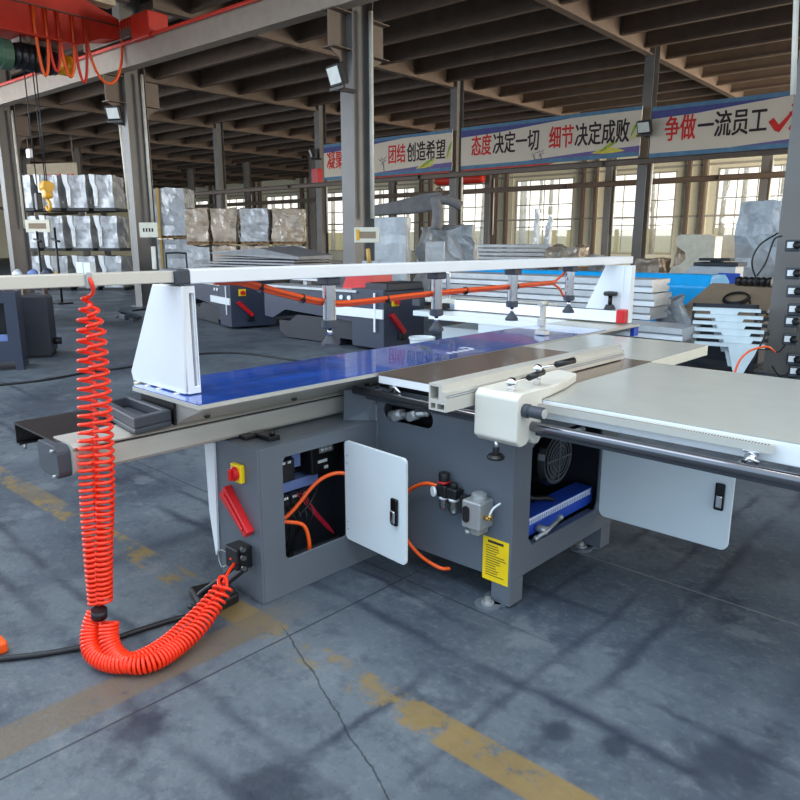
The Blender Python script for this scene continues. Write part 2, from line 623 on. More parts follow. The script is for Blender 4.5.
# purlins run along the hall's x, beams across
y = 3.2
k = 0
PURLIN = None
while y < YW:
    z = roofz(y)
    p = MB()
    p.box(x0, x1, y + .10, y + 0.112, z + 0.10, z + 0.62).box(x0, x1, y, y + 0.10, z + 0.10, z + 0.112).box(x0, x1, y, y + 0.012, z + 0.112, z + 0.142)
    p.xform(HALLS)
    structure(p.build('roof_purlin', 'steel'), 'brown steel roof purlin running along the hall', 'purlin')['group'] = 'roof purlins'
    y += 1.45
for x in COLX:
    bm_ = MB()
    for (ya, yb) in ((2.8, YA - .27), (YA + .27, YB_ - .2), (YB_ + .2, YC - .2), (YC + .2, YW - .1)):
        h = lambda yy, dz: roofz(yy) + dz
        bm_.add([(x + sx, yy, h(yy, dz)) for yy in (ya, yb) for sx, dz in ((-.09, 0), (.09, 0), (.09, .02), (-.09, .02))],
                [(0, 1, 2, 3), (7, 6, 5, 4), (0, 1, 5, 4), (1, 2, 6, 5), (2, 3, 7, 6), (3, 0, 4, 7)])
        bm_.add([(x + sx, yy, h(yy, dz)) for yy in (ya, yb) for sx, dz in ((-.006, 0.02), (.006, 0.02), (.006, .6), (-.006, .6))],
                [(0, 1, 2, 3), (7, 6, 5, 4), (0, 1, 5, 4), (1, 2, 6, 5), (2, 3, 7, 6), (3, 0, 4, 7)])
        bm_.add([(x + sx, yy, h(yy, dz)) for yy in (ya, yb) for sx, dz in ((-.09, 0.58), (.09, 0.58), (.09, .61), (-.09, .61))],
                [(0, 1, 2, 3), (7, 6, 5, 4), (0, 1, 5, 4), (1, 2, 6, 5), (2, 3, 7, 6), (3, 0, 4, 7)])
    bm_.xform(HALLS)
    structure(bm_.build('roof_beam', 'steel'), 'brown steel roof beam spanning between the columns', 'beam')['group'] = 'roof beams'

# far wall with windows
WP = 5.77                            # window pitch
WX0 = -22.55                         # left edge of the window that stands behind the middle of the saw
wins = []
k = -8
while True:
    xa = WX0 + WP * k
    if xa > x1 - 4:
        break
    if xa > x0 + 1:
        wins.append((xa, xa + 3.75))
    k += 1
WZ0, WZ1 = 1.0, 5.25
wallm = MB()
outer = [(x0, ZF), (x1, ZF), (x1, roofz(YW) + .7), (x0, roofz(YW) + .7)]
wallm.prism(outer, 'y', YW, YW + .12, [[(a, WZ0), (c, WZ0), (c, WZ1), (a, WZ1)] for a, c in wins])
xx = x0
while xx < x1:                       # sheet ribs
    if not any(a - .1 < xx < c + .06 for a, c in wins):
        wallm.box(xx, xx + .05, YW - .03, YW, ZF, roofz(YW) + .6)
    xx += 0.42
wallm.xform(HALLS)
structure(wallm.build('wall_back', 'wall'), 'cream ribbed sheet wall with a row of tall windows', 'wall')
girt = MB()
for z in (2.95, 5.45):
    girt.box(x0, x1, YW - .12, YW - .035, z - .05, z + .05)
girt.xform(HALLS)
structure(girt.build('trim_back', 'wframe'), 'horizontal girts along the far wall', 'girt')
post = MB()
for a, c in wins:
    for px_ in (c + (WP - 3.75) * .28, c + (WP - 3.75) * .66):
        post.box(px_, px_ + .16, YW - .3, YW - .035, ZF, roofz(YW) + .6)
post.xform(HALLS)
structure(post.build('trim_posts', 'steel'), 'slim brown posts of the far wall between the windows', 'post')
for i, (a, c) in enumerate(wins):
    r = thing('window_%d' % (i + 1), None, None, halls((a + c) / 2, YW, WZ0), HALL_TURN)
    r.scale = (S, S, S)
    structure(r, 'tall multi pane steel window in the far cream wall', 'window')
    r['group'] = 'far wall windows'
    w = (c - a) / 2
    f = MB()
    hgt = WZ1 - WZ0
    f.box(-w, -w + .07, -.02, .08, 0, hgt).box(w - .07, w, -.02, .08, 0, hgt).box(-w, w, -.02, .08, 0, .07).box(-w, w, -.02, .08, hgt - .07, hgt)
    for q in (0.36, 0.66, 0.86):
        f.box(-w, w, 0, .05, hgt * q - .03, hgt * q + .03)
    for q in (-.5, 0, .5):
        f.box(w * q - .022, w * q + .022, 0, .05, 0, hgt)
    f.build('window_frame', 'wframe', r)
    g = MB()
    g.box(-w + .05, w - .05, .02, .028, .05, hgt - .05)
    g.build('window_pane', 'glass', r)
sw = MB()
sw.box(x0 - .1, x0, 2.8, YW, ZF, roofz(YW) + .7)
sw.xform(HALLS)
structure(sw.build('wall_left', 'wall'), 'cream end wall of the hall far to the left', 'wall')

# outside, seen through the windows
og = MB()
og.box(x0, x1 + 20, 46, 46.2, ZF, 2.5)
og.xform(HALLS)
structure(og.build('wall_outside', 'outwall'), 'sunlit low boundary wall outside the windows', 'wall')


def bare_tree(x, y, h, seed):
    rnd = random.Random(seed)
    t = MB()
    lean = rnd.uniform(-.4, .4)
    t.tube([(0, 0, 0), (lean * .3, 0, h * .4), (lean, 0, h)], rnd.uniform(.16, .3), 7, True, .10)
    for q in range(4):
        z = h * rnd.uniform(.3, .9)
        a = rnd.uniform(0, 6.28)
        l = rnd.uniform(.5, 1.5)
        bx = lean * z / h
        t.tube([(bx, 0, z), (bx + math.cos(a) * l * .25, math.sin(a) * l * .25, z + l * .9), (bx + math.cos(a) * l * .35, math.sin(a) * l * .35, z + l * 1.7)], .06, 5, True, .02)
    o = t.build('bare_tree', 'bark')
    o.location = hall(x * S, y * S, 0)
    return tag(o, 'bare pale trunked tree standing outside the far windows', 'tree', 'bare trees outside')


for i in range(46):
    bare_tree(-60 + i * 1.42 + random.uniform(-.5, .5), 41.6 + random.uniform(0, 3.4), random.uniform(8, 11), i)


# ------------------------------------------------------------------ columns
def h_section(b, x, y, z0, z1, fl, dp, t=.014):
    """H column: web along y, flanges face -y and +y"""
    b.box(x - fl / 2, x + fl / 2, y - dp / 2, y - dp / 2 + t, z0, z1)
    b.box(x - fl / 2, x + fl / 2, y + dp / 2 - t, y + dp / 2, z0, z1)
    b.box(x - t / 2, x + t / 2, y - dp / 2 + t, y + dp / 2 - t, z0, z1)


def column(x, y, fl, dp, label, corbel=False, lower=2.6, cz=4.72, conduit=True):
    x, y, fl, dp, cz = x * S, y * S, fl * S, dp * S, hz(cz)
    r = thing('column', None, None, hall(x, y, 0), HALL_TURN)
    structure(r, label, 'column')
    b = MB()
    h_section(b, 0, 0, 0.02, hz(roofz(y / S) + .6), fl, dp)
    b.build('column_shaft', 'steel_col', r)
    p = MB()
    p.rbox(-fl * .8, fl * .8, -dp * .65, dp * .65, 0, .02, .004)
    p.build('base_plate', 'steel_col', r)
    if corbel:
        c = MB()
        for s in (-1, 1):
            e = dp / 2
            pts = [(s * e, cz - 1.15), (s * (e + .16), cz - .75), (s * (e + .44), cz - .6), (s * (e + .44), cz), (s * e, cz)]
            c.prism(pts, 'x', -.010, .010)
            ya, yb = sorted((s * e, s * (e + .45)))
            c.box(-fl / 2, fl / 2, ya, yb, cz - .02, cz)
            c.box(-fl / 2, fl / 2, ya, yb, cz - .61, cz - .595)
        c.build('corbel', 'steel', r)
    if conduit:
        c = MB()
        c.cyl((fl / 2 + .05, dp * .28, 2.05), (fl / 2 + .05, dp * .28, cz + .1), .040, 8)
        c.build('conduit', 'conduit', r)
    return r


names_a = {0: 'grey steel column at right edge carrying a row of sockets', 1: 'thick grey steel column in the middle with a floodlight',
           2: 'grey steel column behind the clamp beam end, left of the middle', 3: 'grey steel column at the left edge under the crane'}
for k, x in enumerate([-1.495, -7.40, -13.38, -19.3, -25.3, -31.3]):
    column(x, YA, .25, .44, names_a.get(k, 'grey steel column of the crane row far to the left'), True)
names_b = {0: 'slim steel column between the second and third slogan banners', 1: 'slim steel column between the first and second slogan banners',
           2: 'slim steel column at the left end of the first banner'}
for k, x in enumerate([-7.05 - 5.83 * q for q in range(-1, 8)]):
    column(x, YB_, .24, .34, names_b.get(k - 1, 'slim steel column of the banner row further along the hall'), False, cz=3.6)
for k, x in enumerate([-12.32 - 5.78 * q for q in range(-1, 8)]):
    column(x, YC, .26, .40, 'slim steel column standing in front of the far windows', False, cz=4.4)['group'] = 'columns before the far windows'


# ------------------------------------------------------------------ crane runways
def runway(name, y, zt, hgt, label, m='girder', rail=True, xa=-62, xb=2):
    r = thing(name, label, 'girder', halls(0, y, zt - hgt), HALL_TURN)
    r.scale = (S, S, S)
    g = MB()
    g.box(xa, xb, -.10, .10, 0, .016).box(xa, xb, -.006, .006, .016, hgt - .016).box(xa, xb, -.13, .13, hgt - .016, hgt)
    q = xa
    while q < xb:
        g.box(q, q + .01, -.10, .10, .016, hgt - .016)
        q += 6.0
    g.build('girder_web', m, r)
    if rail:
        t = MB()
        t.box(xa, xb, -.03, .03, hgt, hgt + .06)
        t.build('crane_rail', 'steel', r)
        t = MB()
        t.rbox(xa, xb, -.18, -.135, hgt - .01, hgt + .045, .01)
        t.build('conductor_bar', 'redpaint', r)
    return r


# the face seen from the floor is the boxed-in girder web of the near corbels
rw = runway('crane_runway_girder', YA - .44, 5.08, .36, 'long pale crane runway girder on the near columns with orange conductor bar')
fb = MB()
fb.box(-62, 2, -.115, -.10, .0, .345)
fb.build('side_plate', 'girder', rw)
runway('crane_runway_girder', YB_ - .36, 3.66, .14, 'dark crane runway girder running under the slogan banners', 'steel', False)
runway('crane_runway_girder', YC - .36, 4.02, .20, 'thin dark runway girder crossing in front of the far windows', 'steel', False)


# ------------------------------------------------------------------ banners
def text_mesh(b, txt, x, z, size, y, bold=0.02, sx=1.0):
    cu = bpy.data.curves.new('lettering', 'FONT')
    cu.body = txt
    cu.size = size
    cu.offset = bold
    cu.extrude = 0.002
    cu.resolution_u = 3
    o = bpy.data.objects.new('lettering', cu)
    COL.objects.link(o)
    bpy.context.view_layer.update()
    me = bpy.data.meshes.new_from_object(o.evaluated_get(bpy.context.evaluated_depsgraph_get()))
    xs = [v.co.x for v in me.vertices]
    ys = [v.co.y for v in me.vertices]
    mnx, mny, mxy = min(xs), min(ys), max(ys)
    vs = [(x + (v.co.x - mnx) * sx, y - .004 - v.co.z, z + v.co.y) for v in me.vertices]
    b.add(vs, [tuple(p.vertices) for p in me.polygons])
    w = (max(xs) - mnx) * sx
    bpy.data.objects.remove(o)
    bpy.data.curves.remove(cu)
    bpy.data.meshes.remove(me)
    return w


def leaf(b, x, z, l, ang, w, y):
    ca, sa = math.cos(ang), math.sin(ang)
    pts = []
    for q in range(9):
        t = q / 8
        pts.append((l * t, w * math.sin(math.pi * t)))
    for q in range(7, 0, -1):
        t = q / 8
        pts.append((l * t, -w * .3 * math.sin(math.pi * t)))
    b.prism([(x + u * ca - v * sa, z + u * sa + v * ca) for u, v in pts], 'y', y - .006, y - .003)


def banner(x0, x1, label, texts, leaves=(), greys=(), ticks=(), drop=0.0):
    z0, z1 = 3.70, 4.86
    yb = YB_ - .52
    r = thing('slogan_banner', label, 'banner', halls((x0 + x1) / 2, yb, z0 - drop), HALL_TURN)
    r.scale = (S, S, S)
    c = (x0 + x1) / 2
    w = (x1 - x0) / 2
    H = z1 - z0
    b = MB()
    nx = 24
    vs, fs = [], []
    for i in range(nx + 1):
        t = i / nx
        for yy in (0.0, 0.02):
            for zz in (0, H):
                vs.append((-w + 2 * w * t, yy + .0 * math.sin(t * 9), zz))
    for i in range(nx):
        o = i * 4
        fs += [(o, o + 4, o + 5, o + 1), (o + 2, o + 3, o + 7, o + 6), (o, o + 2, o + 6, o + 4), (o + 1, o + 5, o + 7, o + 3)]
    fs += [(0, 1, 3, 2), (nx * 4, nx * 4 + 2, nx * 4 + 3, nx * 4 + 1)]
    b.add(vs, fs)
    b.build('banner_cloth', 'banner', r)
    e = MB()
    e.box(-w, w, -.004, 0, H - .09, H).box(-w, w, -.004, 0, 0, .10)
    e.build('blue_border', 'bblue', r)
    e = MB()
    e.prism([(-w, H - .09), (-w, H - .27), (-w * .55, H - .24), (0.0, H - .14), (w * .3, H - .09)], 'y', -.004, 0)
    e.build('dark_blue_swoosh', 'bnavy', r)
    e = MB()
    e.prism([(w, .10), (w, .24), (w * .5, .20), (0, .13), (-w * .2, .10)], 'y', -.004, 0)
    e.build('purple_swoosh', 'bpurple', r)
    runs = []
    for (txt, col, xs, sz, wd) in texts:
        bb = MB()
        runs.append((bb, col))
        tmp = MB()
        ww = text_mesh(tmp, txt, 0, 0, sz, 0, 0.0)
        s = wd / ww
        for ddx, ddz in ((0, 0), (.016, 0), (0, .012), (.016, .012)):       # printed heavy
            bb.add([(xs - c + v[0] * s + ddx, v[1] - ddx * .05 - ddz * .07, v[2] + .40 + ddz) for v in tmp.v], tmp.f)
    for (xs, zz) in ticks:
        pts = [(0, .26), (.10, .36), (.22, .16), (.50, .56), (.78, .78), (.50, .46), (.24, -.04), (.14, .02)]
        tk = MB()
        runs.append((tk, 'r'))
        tk.prism([(xs - c + u, zz + v * .8) for u, v in pts], 'y', -.007, -.003)
    for bb, col in runs:
        bb.build('red_characters' if col == 'r' else 'black_characters', 'bred' if col == 'r' else 'bblack', r)
    g1, g2 = MB(), MB()
    for i, (xs, zz, l, a) in enumerate(leaves):
        leaf(g1 if i % 2 else g2, xs - c, zz, l, a, l * .12, 0)
    if g2.v:
        g2.build('yellow_leaves', 'byel', r)
    if g1.v:
        g1.build('green_leaves', 'bgreen', r)
    gg = MB()
    for xs, zz, s in greys:
        for q in range(9):
            a = 2 * math.pi * q / 9
            leaf(gg, xs - c + .03 * math.cos(a), zz + .03 * math.sin(a), s * (.6 + .4 * math.sin(q * 2.1)), a, s * .12, 0)
        gg.tube([(xs - c, -.006, zz), (xs - c + .05, -.006, zz - s * 1.6)], .012, 5)
    if gg.v:
        gg.build('grey_flower_print', 'bgrey', r)
    return r


def bx(px):
    """hall x on the banner plane under a photo column"""
    p = at(px, 150 - (px - 460) * .11, 10)
    a = Vector((p.x * CT + p.y * ST, -p.x * ST + p.y * CT))
    return a.x / a.y * (YB_ - .52)


def bt(txt, col, pa, pb, sz=.6):
    return (txt, col, bx(pa), sz, bx(pb) - bx(pa))


B1 = banner(bx(324), bx(452), 'slogan banner left of the slim column, partly hidden by the thick column',
            [bt('凝聚', 'r', 327, 344), bt('团结', 'r', 388.5, 405), bt('创造希望', 'k', 407, 445)],
            [(bx(416), .14, .7, .08), (bx(420), .14, .6, .4), (bx(430), .14, .35, .9), (bx(447), .36, .5, 1.2), (bx(446), .32, .3, .7)], [(bx(383), .45, .2)])
B2 = banner(bx(461), bx(641), 'longest slogan banner in the middle between two slim columns',
            [bt('态度', 'r', 471.5, 491), bt('决定一切', 'k', 493, 538.5), bt('细节', 'r', 549, 573), bt('决定成败', 'k', 575, 629)],
            [(bx(592), .15, .9, .0), (bx(600), .15, .55, .45), (bx(606), .16, .4, .9), (bx(631), .45, .45, 1.1), (bx(630), .4, .4, .4)],
            [(bx(541), .26, .13), (bx(534), .24, .08)])
B3 = banner(bx(651), bx(880), 'slogan banner at right with a red tick beside the last word',
            [bt('争做', 'r', 665, 695.5), bt('一流员工', 'k', 698, 767), bt('氵', 'r', 789, 796)],
            [], [], [(bx(769), .36)], .07)

# ------------------------------------------------------------------ overhead crane at the upper left
CX = -12.9                          # hall x of the bridge girder
r = thing('overhead_crane', 'red overhead travelling crane with hanging orange cable loops, upper left', 'crane', halls(CX, YA - .44, 5.14), HALL_TURN)
r.scale = (S, S, S)
g = MB()
# bridge girder: tapered end, runs towards -y
g.prism([(-.15, .06), (-.55, -.02), (-.95, -.20), (-8.6, -.20), (-8.6, 1.0), (-2.6, 1.0), (-1.3, .72), (-.15, .38)], 'x', -.24, .24)
g.box(-.34, .34, -8.6, -1.0, -.225, -.20)
g.build('bridge_girder', 'redpaint', r)
g = MB()
g.rbox(-1.1, .60, -.16, .14, .03, .24, .02)
g.build('end_truck', 'steel', r)
g = MB()
g.rbox(.72, 1.28, -.22, .18, -.08, .34, .02)
g.build('end_box', 'redpaint', r)
g = MB()
g.cyl((.26, -.06, .26), (.72, -.06, .26), .09, 16)
for q in range(4):
    g.cyl((.30 + q * .10, -.06, .26), (.34 + q * .10, -.06, .26), .13, 16)
g.build('travel_motor', 'redpaint', r)
for xx in (-.9, .4):
    g = MB()
    g.cyl((xx, -.04, .06), (xx, .04, .06), .09, 14)
    g.build('wheel', 'steel', r)
g = MB()
g.rbox(-.1, .2, -.85, -.15, .60, .80, .02)
g.build('control_box', 'beige', r)
g = MB()
g.tube([(.27, -2.6, .26), (.27, -.10, .26)], .012, 6)
g.build('festoon_wire', 'steel', r)
for i, (ya, yb, dp) in enumerate(((-.05, -.73, 1.0), (-.73, -.95, 1.05), (-.95, -1.2, 1.0), (-1.2, -1.4, .95), (-1.4, -1.6, 1.05))):
    g = MB()
    pts = [(.27, ya - .08 + (yb - ya) * (.5 - .5 * math.cos(math.pi * t / 14)), .25 - dp * math.sin(math.pi * t / 14) ** .8) for t in range(15)]
    g.tube(pts, .027, 6)
    g.build('festoon_cable', 'orange' if i % 2 == 0 else 'redpaint', r)
# hoist under the lower flange
h = MB()
h.cyl((0, -2.0, -.52), (0, -1.27, -.52), .19, 20)
for q in range(6):
    h.lathe((0, -1.96 + q * .11, -.52), (0, 1, 0), [(.19, 0), (.21, .03), (.21, .05), (.19, .08)], 20)
h.build('hoist_drum', 'black', r)
h = MB()
h.lathe((0, -2.55, -.52), (0, 1, 0), [(.12, 0), (.20, .06), (.22, .35), (.24, .37), (.24, .52)], 20)
h.build('hoist_motor', 'hoistg', r)
h = MB()
h.lathe((0, -2.64, -.50), (0, 1, 0), [(.10, 0), (.14, .04), (.14, .12)], 16)
h.build('yellow_cap', 'hook', r)
h = MB()
h.box(-.16, .16, -1.9, -1.2, -.32, -.24)
h.build('trolley', 'steel', r)
for yy in (-1.75, -1.35):
    h = MB()
    h.cyl((-.2, yy, -.25), (.2, yy, -.25), .06, 12)
    h.build('wheel', 'steel', r)
h = MB()
h.lathe((0, -1.27, -.52), (0, 1, 0), [(.17, 0), (.17, .26), (.10, .32)], 16)
h.build('hoist_end_cover', 'hook', r)
for dx in (-.06, .06):
    h = MB()
    h.cyl((dx, -1.64, -.6), (dx * .5, -1.64, -2.5), .010, 6)
    h.build('hoist_rope', 'cable', r)
h = MB()
h.rbox(-.09, .09, -1.71, -1.57, -2.78, -2.48, .04).cyl((-.11, -1.64, -2.58), (.11, -1.64, -2.58), .09, 14)
hk = [(0, -1.64, -2.78)] + [(.08 * math.sin(a), -1.64, -2.90 + .08 * math.cos(a)) for a in [math.radians(x) for x in range(0, 271, 30)]]
h.tube(hk, .028, 8)
h.build('hook_block', 'hook', r)
h = MB()
h.cyl((.2, -1.9, -.2), (.22, -1.9, -2.7), .010, 6)
h.build('pendant_cable', 'cable', r)
h = MB()
h.rbox(.17, .27, -1.95, -1.85, -3.0, -2.7, .02)
h.build('pendant_control', 'black', r)

# far red crane under the banners
r = thing('overhead_crane', 'distant red crane bridge below the first banner', 'crane', halls(-20, YC - .9, 4.62), HALL_TURN)
r.scale = (S, S, S)
g = MB()
g.prism([(-5.5, .25), (-4.2, 0), (4.2, 0), (5.5, .25), (5.5, .55), (-5.5, .55)], 'y', -.25, .25)
g.build('bridge_girder', 'redpaint', r)
g = MB()
g.rbox(-.5, 2.2, -.2, .2, -.4, -.02, .15)
g.build('hoist', 'redpaint', r)

# ================================================================== THE BIG SLIDING TABLE SAW
ROOT = thing('sliding_table_saw', 'large grey panel saw with blue filmed sliding table, clamp beam and white extension table', 'panel saw', (-2.0, 2.9, 0))
ZT = 0.985                           # table level


def part(b, name, m, parent=ROOT, bevel=0.0, label=None):
    o = b.build(name, m, parent, True, bevel)
    if label:
        o['label'] = label
    return o


# --- main body
BX0, BX1, BY0, BY1 = -2.43, -1.60, 2.41, 3.36
b = MB()
slot = rrect(-2.385, -2.06, .745, .832, .042, 5)
b.prism([(BX0, .115), (-1.86, .125), (-1.70, .13), (BX1, .13), (BX1, .90), (BX0, .90)], 'y', BY0, BY0 + .012, [slot])
hole = [(2.545, .30), (2.575, .255), (3.17, .255), (3.195, .30), (3.195, .70), (3.15, .755), (2.6, .755), (2.545, .72)]
b.prism([(BY0 + .012, .13), (BY1 - .012, .13), (BY1 - .012, .90), (BY0 + .012, .90)], 'x', BX1 - .012, BX1, [hole])
b.prism([(BX0, .10), (BX1, .13), (BX1, .90), (BX0, .90)], 'y', BY1 - .012, BY1)
b.box(BX0, BX0 + .012, BY0 + .012, BY1 - .012, .10, .90)
b.box(BX0 + .012, BX1 - .012, BY0 + .012, BY1 - .012, .14, .152)
# folded lip around the side opening
b.box(BX1 - .05, BX1 - .012, 2.56, 3.18, .235, .247)
body = part(b, 'machine_body', 'grey', bevel=.004)
for (lx, ly) in ((BX1 - .05, BY0 + .05), (BX1 - .05, BY1 - .06), (BX0 + .06, BY1 - .06)):
    b = MB()
    b.prism([(lx - .05, ly - .05), (lx + .05, ly - .05), (lx + .05, ly + .05), (lx + .038, ly + .05), (lx + .038, ly - .038), (lx - .05, ly - .038)], 'z', .012, .1295)
    b.lathe((lx - .035, ly - .005, 0), (0, 0, 1), [(.07, 0), (.07, .012)], 18)
    b.lathe((lx - .04, ly - .09, 0), (0, 0, 1), [(.06, 0), (.06, .012)], 18)
    l = part(b, 'leg', 'grey')
    b = MB()
    b.lathe((lx - .04, ly - .09, .012), (0, 0, 1), [(.03, 0), (.03, .008), (.014, .008), (.014, .028)], 12)
    part(b, 'anchor_bolt', 'zinc', l)
b = MB()                              # added dark sheets stand in for the shade inside the body
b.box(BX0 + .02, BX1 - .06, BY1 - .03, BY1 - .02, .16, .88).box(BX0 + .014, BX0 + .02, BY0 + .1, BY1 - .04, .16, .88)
part(b, 'shade_lining', 'dark_in')
b = MB()                              # trunnion plate behind the slot
b.box(-2.41, -1.9, 2.50, 2.51, .70, .88)
part(b, 'inner_plate', 'black')
b = MB()
for xx, zz in ((-2.30, .768), (-2.20, .786)):
    b.cyl((xx, 2.40, zz), (xx, 2.50, zz), .022, 14)
b.cyl((-2.345, 2.425, .762), (-2.265, 2.425, .785), .026, 14).cyl((-2.23, 2.425, .778), (-2.17, 2.425, .80), .024, 14).cyl((-2.345, 2.42, .765), (-2.11, 2.43, .812), .014, 10)
b.sphere((-2.115, 2.43, .813), .018)
part(b, 'tilt_spindle', 'zinc')
# motor
b = MB()
mc = (-1.70, 2.84, .60)
b.lathe((mc[0] - .36, mc[1], mc[2]), (1, 0, 0), [(.105, 0), (.13, .02), (.13, .26), (.125, .27), (.14, .28), (.14, .39), (.125, .42), (.06, .425)], 28)
mo = part(b, 'motor', 'blackgloss')
b = MB()
b.box(mc[0] + .060, mc[0] + .068, mc[1] - .11, mc[1] + .11, mc[2] - .004, mc[2] + .004).box(mc[0] + .060, mc[0] + .068, mc[1] - .004, mc[1] + .004, mc[2] - .11, mc[2] + .11)
for q in range(4):
    rr = .04 + q * .022
    b.tube([(mc[0] + .066, mc[1] + rr * math.cos(a), mc[2] + rr * math.sin(a)) for a in [2 * math.pi * k / 24 for k in range(25)]], .003, 5)
part(b, 'fan_grille', 'rubber', mo)
b = MB()
b.tube(spline([(-1.8, 2.72, .50), (-1.75, 2.76, .40), (-1.7, 2.9, .36), (-1.75, 3.1, .2)]), .012, 8)
part(b, 'motor_cable', 'cable')
# blue graduated rail in the opening
b = MB()
b.box(-1.76, -1.66, 2.53, 3.24, .26, .35)
rl = part(b, 'blue_rail', 'blue')
b = MB()
for q in range(40):
    yy = 2.56 + q * .0165
    b.box(-1.6598, -1.656, yy, yy + .005, .315, .315 + (.022 if q % 5 else .03))
b.box(-1.66, -1.657, 2.55, 3.22, .338, .346)
part(b, 'scale_marks', 'white', rl)
b = MB()
b.cyl((-1.655, 2.70, .285), (-1.60, 2.70, .285), .02, 12).tube([(-1.62, 2.64, .262), (-1.60, 2.70, .285), (-1.60, 2.82, .318)], .010, 8).sphere((-1.60, 2.82, .318), .014).sphere((-1.62, 2.64, .262), .014)
part(b, 'rail_clamp', 'zinc')

# --- yellow instruction label
b = MB()
b.box(-1.752, -1.612, BY0 - .002, BY0, .105, .312)
lb = part(b, 'warning_label', 'yellow', label='yellow notice label with rows of fine print')
b = MB()
b.box(-1.725, -1.64, BY0 - .0026, BY0 - .002, .288, .300)
for q in range(13):
    z = .272 - q * .0118
    b.box(-1.735, -1.735 + .05 + .06 * random.random(), BY0 - .0026, BY0 - .002, z, z + .0035)
part(b, 'fine_print', 'bblack', lb)

# --- filter regulator
b = MB()
b.rbox(-1.985, -1.925, 2.345, 2.395, .455, .515, .008).rbox(-1.925, -1.865, 2.345, 2.395, .462, .512, .008).cyl((-1.955, 2.37, .515), (-1.955, 2.37, .570), .026, 16).cyl((-1.895, 2.37, .512), (-1.895, 2.37, .535), .018, 14)
b.box(-1.98, -1.87, 2.395, 2.41, .46, .50)
fr = part(b, 'filter_regulator', 'black', bevel=.002)
b = MB()
b.cyl((-1.955, 2.37, .522), (-1.955, 2.37, .532), .028, 16)
part(b, 'red_ring', 'red', fr)
b = MB()
b.cyl((-1.995, 2.335, .478), (-1.990, 2.345, .478), .024, 18)
part(b, 'pressure_gauge', 'white', fr)
b = MB()
b.lathe((-1.955, 2.37, .455), (0, 0, -1), [(.022, 0), (.022, .05), (.012, .062)], 14).lathe((-1.895, 2.37, .462), (0, 0, -1), [(.024, 0), (.024, .065), (.012, .08)], 14)
part(b, 'clear_bowl', 'bowl', fr)
b = MB()
b.cyl((-1.955, 2.37, .458), (-1.955, 2.37, .445), .023, 14).cyl((-1.895, 2.37, .462), (-1.895, 2.37, .450), .025, 14)
part(b, 'bowl_ring', 'white', fr)
# --- oiler
b = MB()
b.rbox(-1.80, -1.70, 2.305, 2.41, .37, .50, .008)
oi = part(b, 'oil_pump', 'zinc', bevel=.002)
b = MB()
b.lathe((-1.745, 2.36, .50), (0, 0, 1), [(.034, 0), (.036, .008), (.034, .024), (.022, .03)], 18)
part(b, 'filler_cap', 'zinc', oi)
b = MB()
b.prism(rrect(-1.79, -1.755, .40, .475, .016), 'y', 2.299, 2.305)
b.box(-1.83, -1.80, 2.33, 2.37, .42, .50)
part(b, 'sight_glass', 'black', oi)
b = MB()
b.rbox(-1.785, -1.725, 2.33, 2.41, .335, .37, .006).cyl((-1.785, 2.32, .345), (-1.77, 2.33, .35), .013, 10)
part(b, 'drain_block', 'zinc', oi)
b = MB()
b.cyl((-1.70, 2.34, .43), (-1.665, 2.34, .43), .009, 10).cyl((-1.672, 2.34, .43), (-1.672, 2.34, .45), .009, 10)
part(b, 'brass_fitting', 'brass', oi)
b = MB()
b.tube(spline([(-1.672, 2.34, .45), (-1.660, 2.35, .48), (-1.645, 2.38, .50)]), .005, 6)
part(b, 'nylon_tube', 'whiteplate', oi)
# outside air hose loop
b = MB()
b.tube(spline([(-1.99, 2.365, .50), (-2.06, 2.36, .495), (-2.16, 2.37, .44), (-2.23, 2.385, .36), (-2.27, 2.39, .29)]), .009, 8)
part(b, 'orange_air_tube', 'orange')
b = MB()
b.tube(spline([(-2.27, 2.39, .24), (-2.20, 2.385, .16), (-2.10, 2.38, .105), (-1.99, 2.39, .078), (-1.96, 2.43, .07)]), .009, 8)
part(b, 'orange_air_tube', 'orange')

# --- electric cabinet
CX0, CX1, CY0, CY1 = -2.76, -2.43, 1.68, 2.41
b = MB()
b.box(CX0, CX1, CY0, CY0 + .01, 0, .727)
oh = [(1.815, .195), (1.83, .175), (2.185, .175), (2.19, .20), (2.19, .665), (1.83, .665), (1.815, .64)]
b.prism([(CY0 + .01, 0), (CY1, 0), (CY1, .727), (CY0 + .01, .727)], 'x', CX1 - .01, CX1, [oh])
b.box(CX0, CX0 + .01, CY0 + .01, CY1, 0, .727).box(CX0 + .01, CX1 - .01, CY1 - .01, CY1, 0, .727)
b.box(CX0 + .01, CX1 - .01, CY0 + .01, CY1 - .01, 0, .012).box(CX0 + .01, CX1 - .01, CY0 + .01, CY1 - .01, .717, .727)
cab = part(b, 'electric_cabinet', 'grey', bevel=.004)
b = MB()
b.box(CX0 + .02, CX0 + .03, CY0 + .02, CY1 - .02, .03, .70).box(CX0 + .03, CX1 - .05, CY1 - .03, CY1 - .02, .03, .70).box(CX0 + .03, CX1 - .05, CY0 + .02, CY0 + .03, .03, .70)
part(b, 'mounting_plate', 'dark_in', cab)
b = MB()
b.box(CX0 + .03, CX0 + .12, 1.84, 2.19, .405, .455).box(CX0 + .03, CX0 + .12, 2.03, 2.08, .52, .66)
part(b, 'cable_duct', 'blueduct', cab)
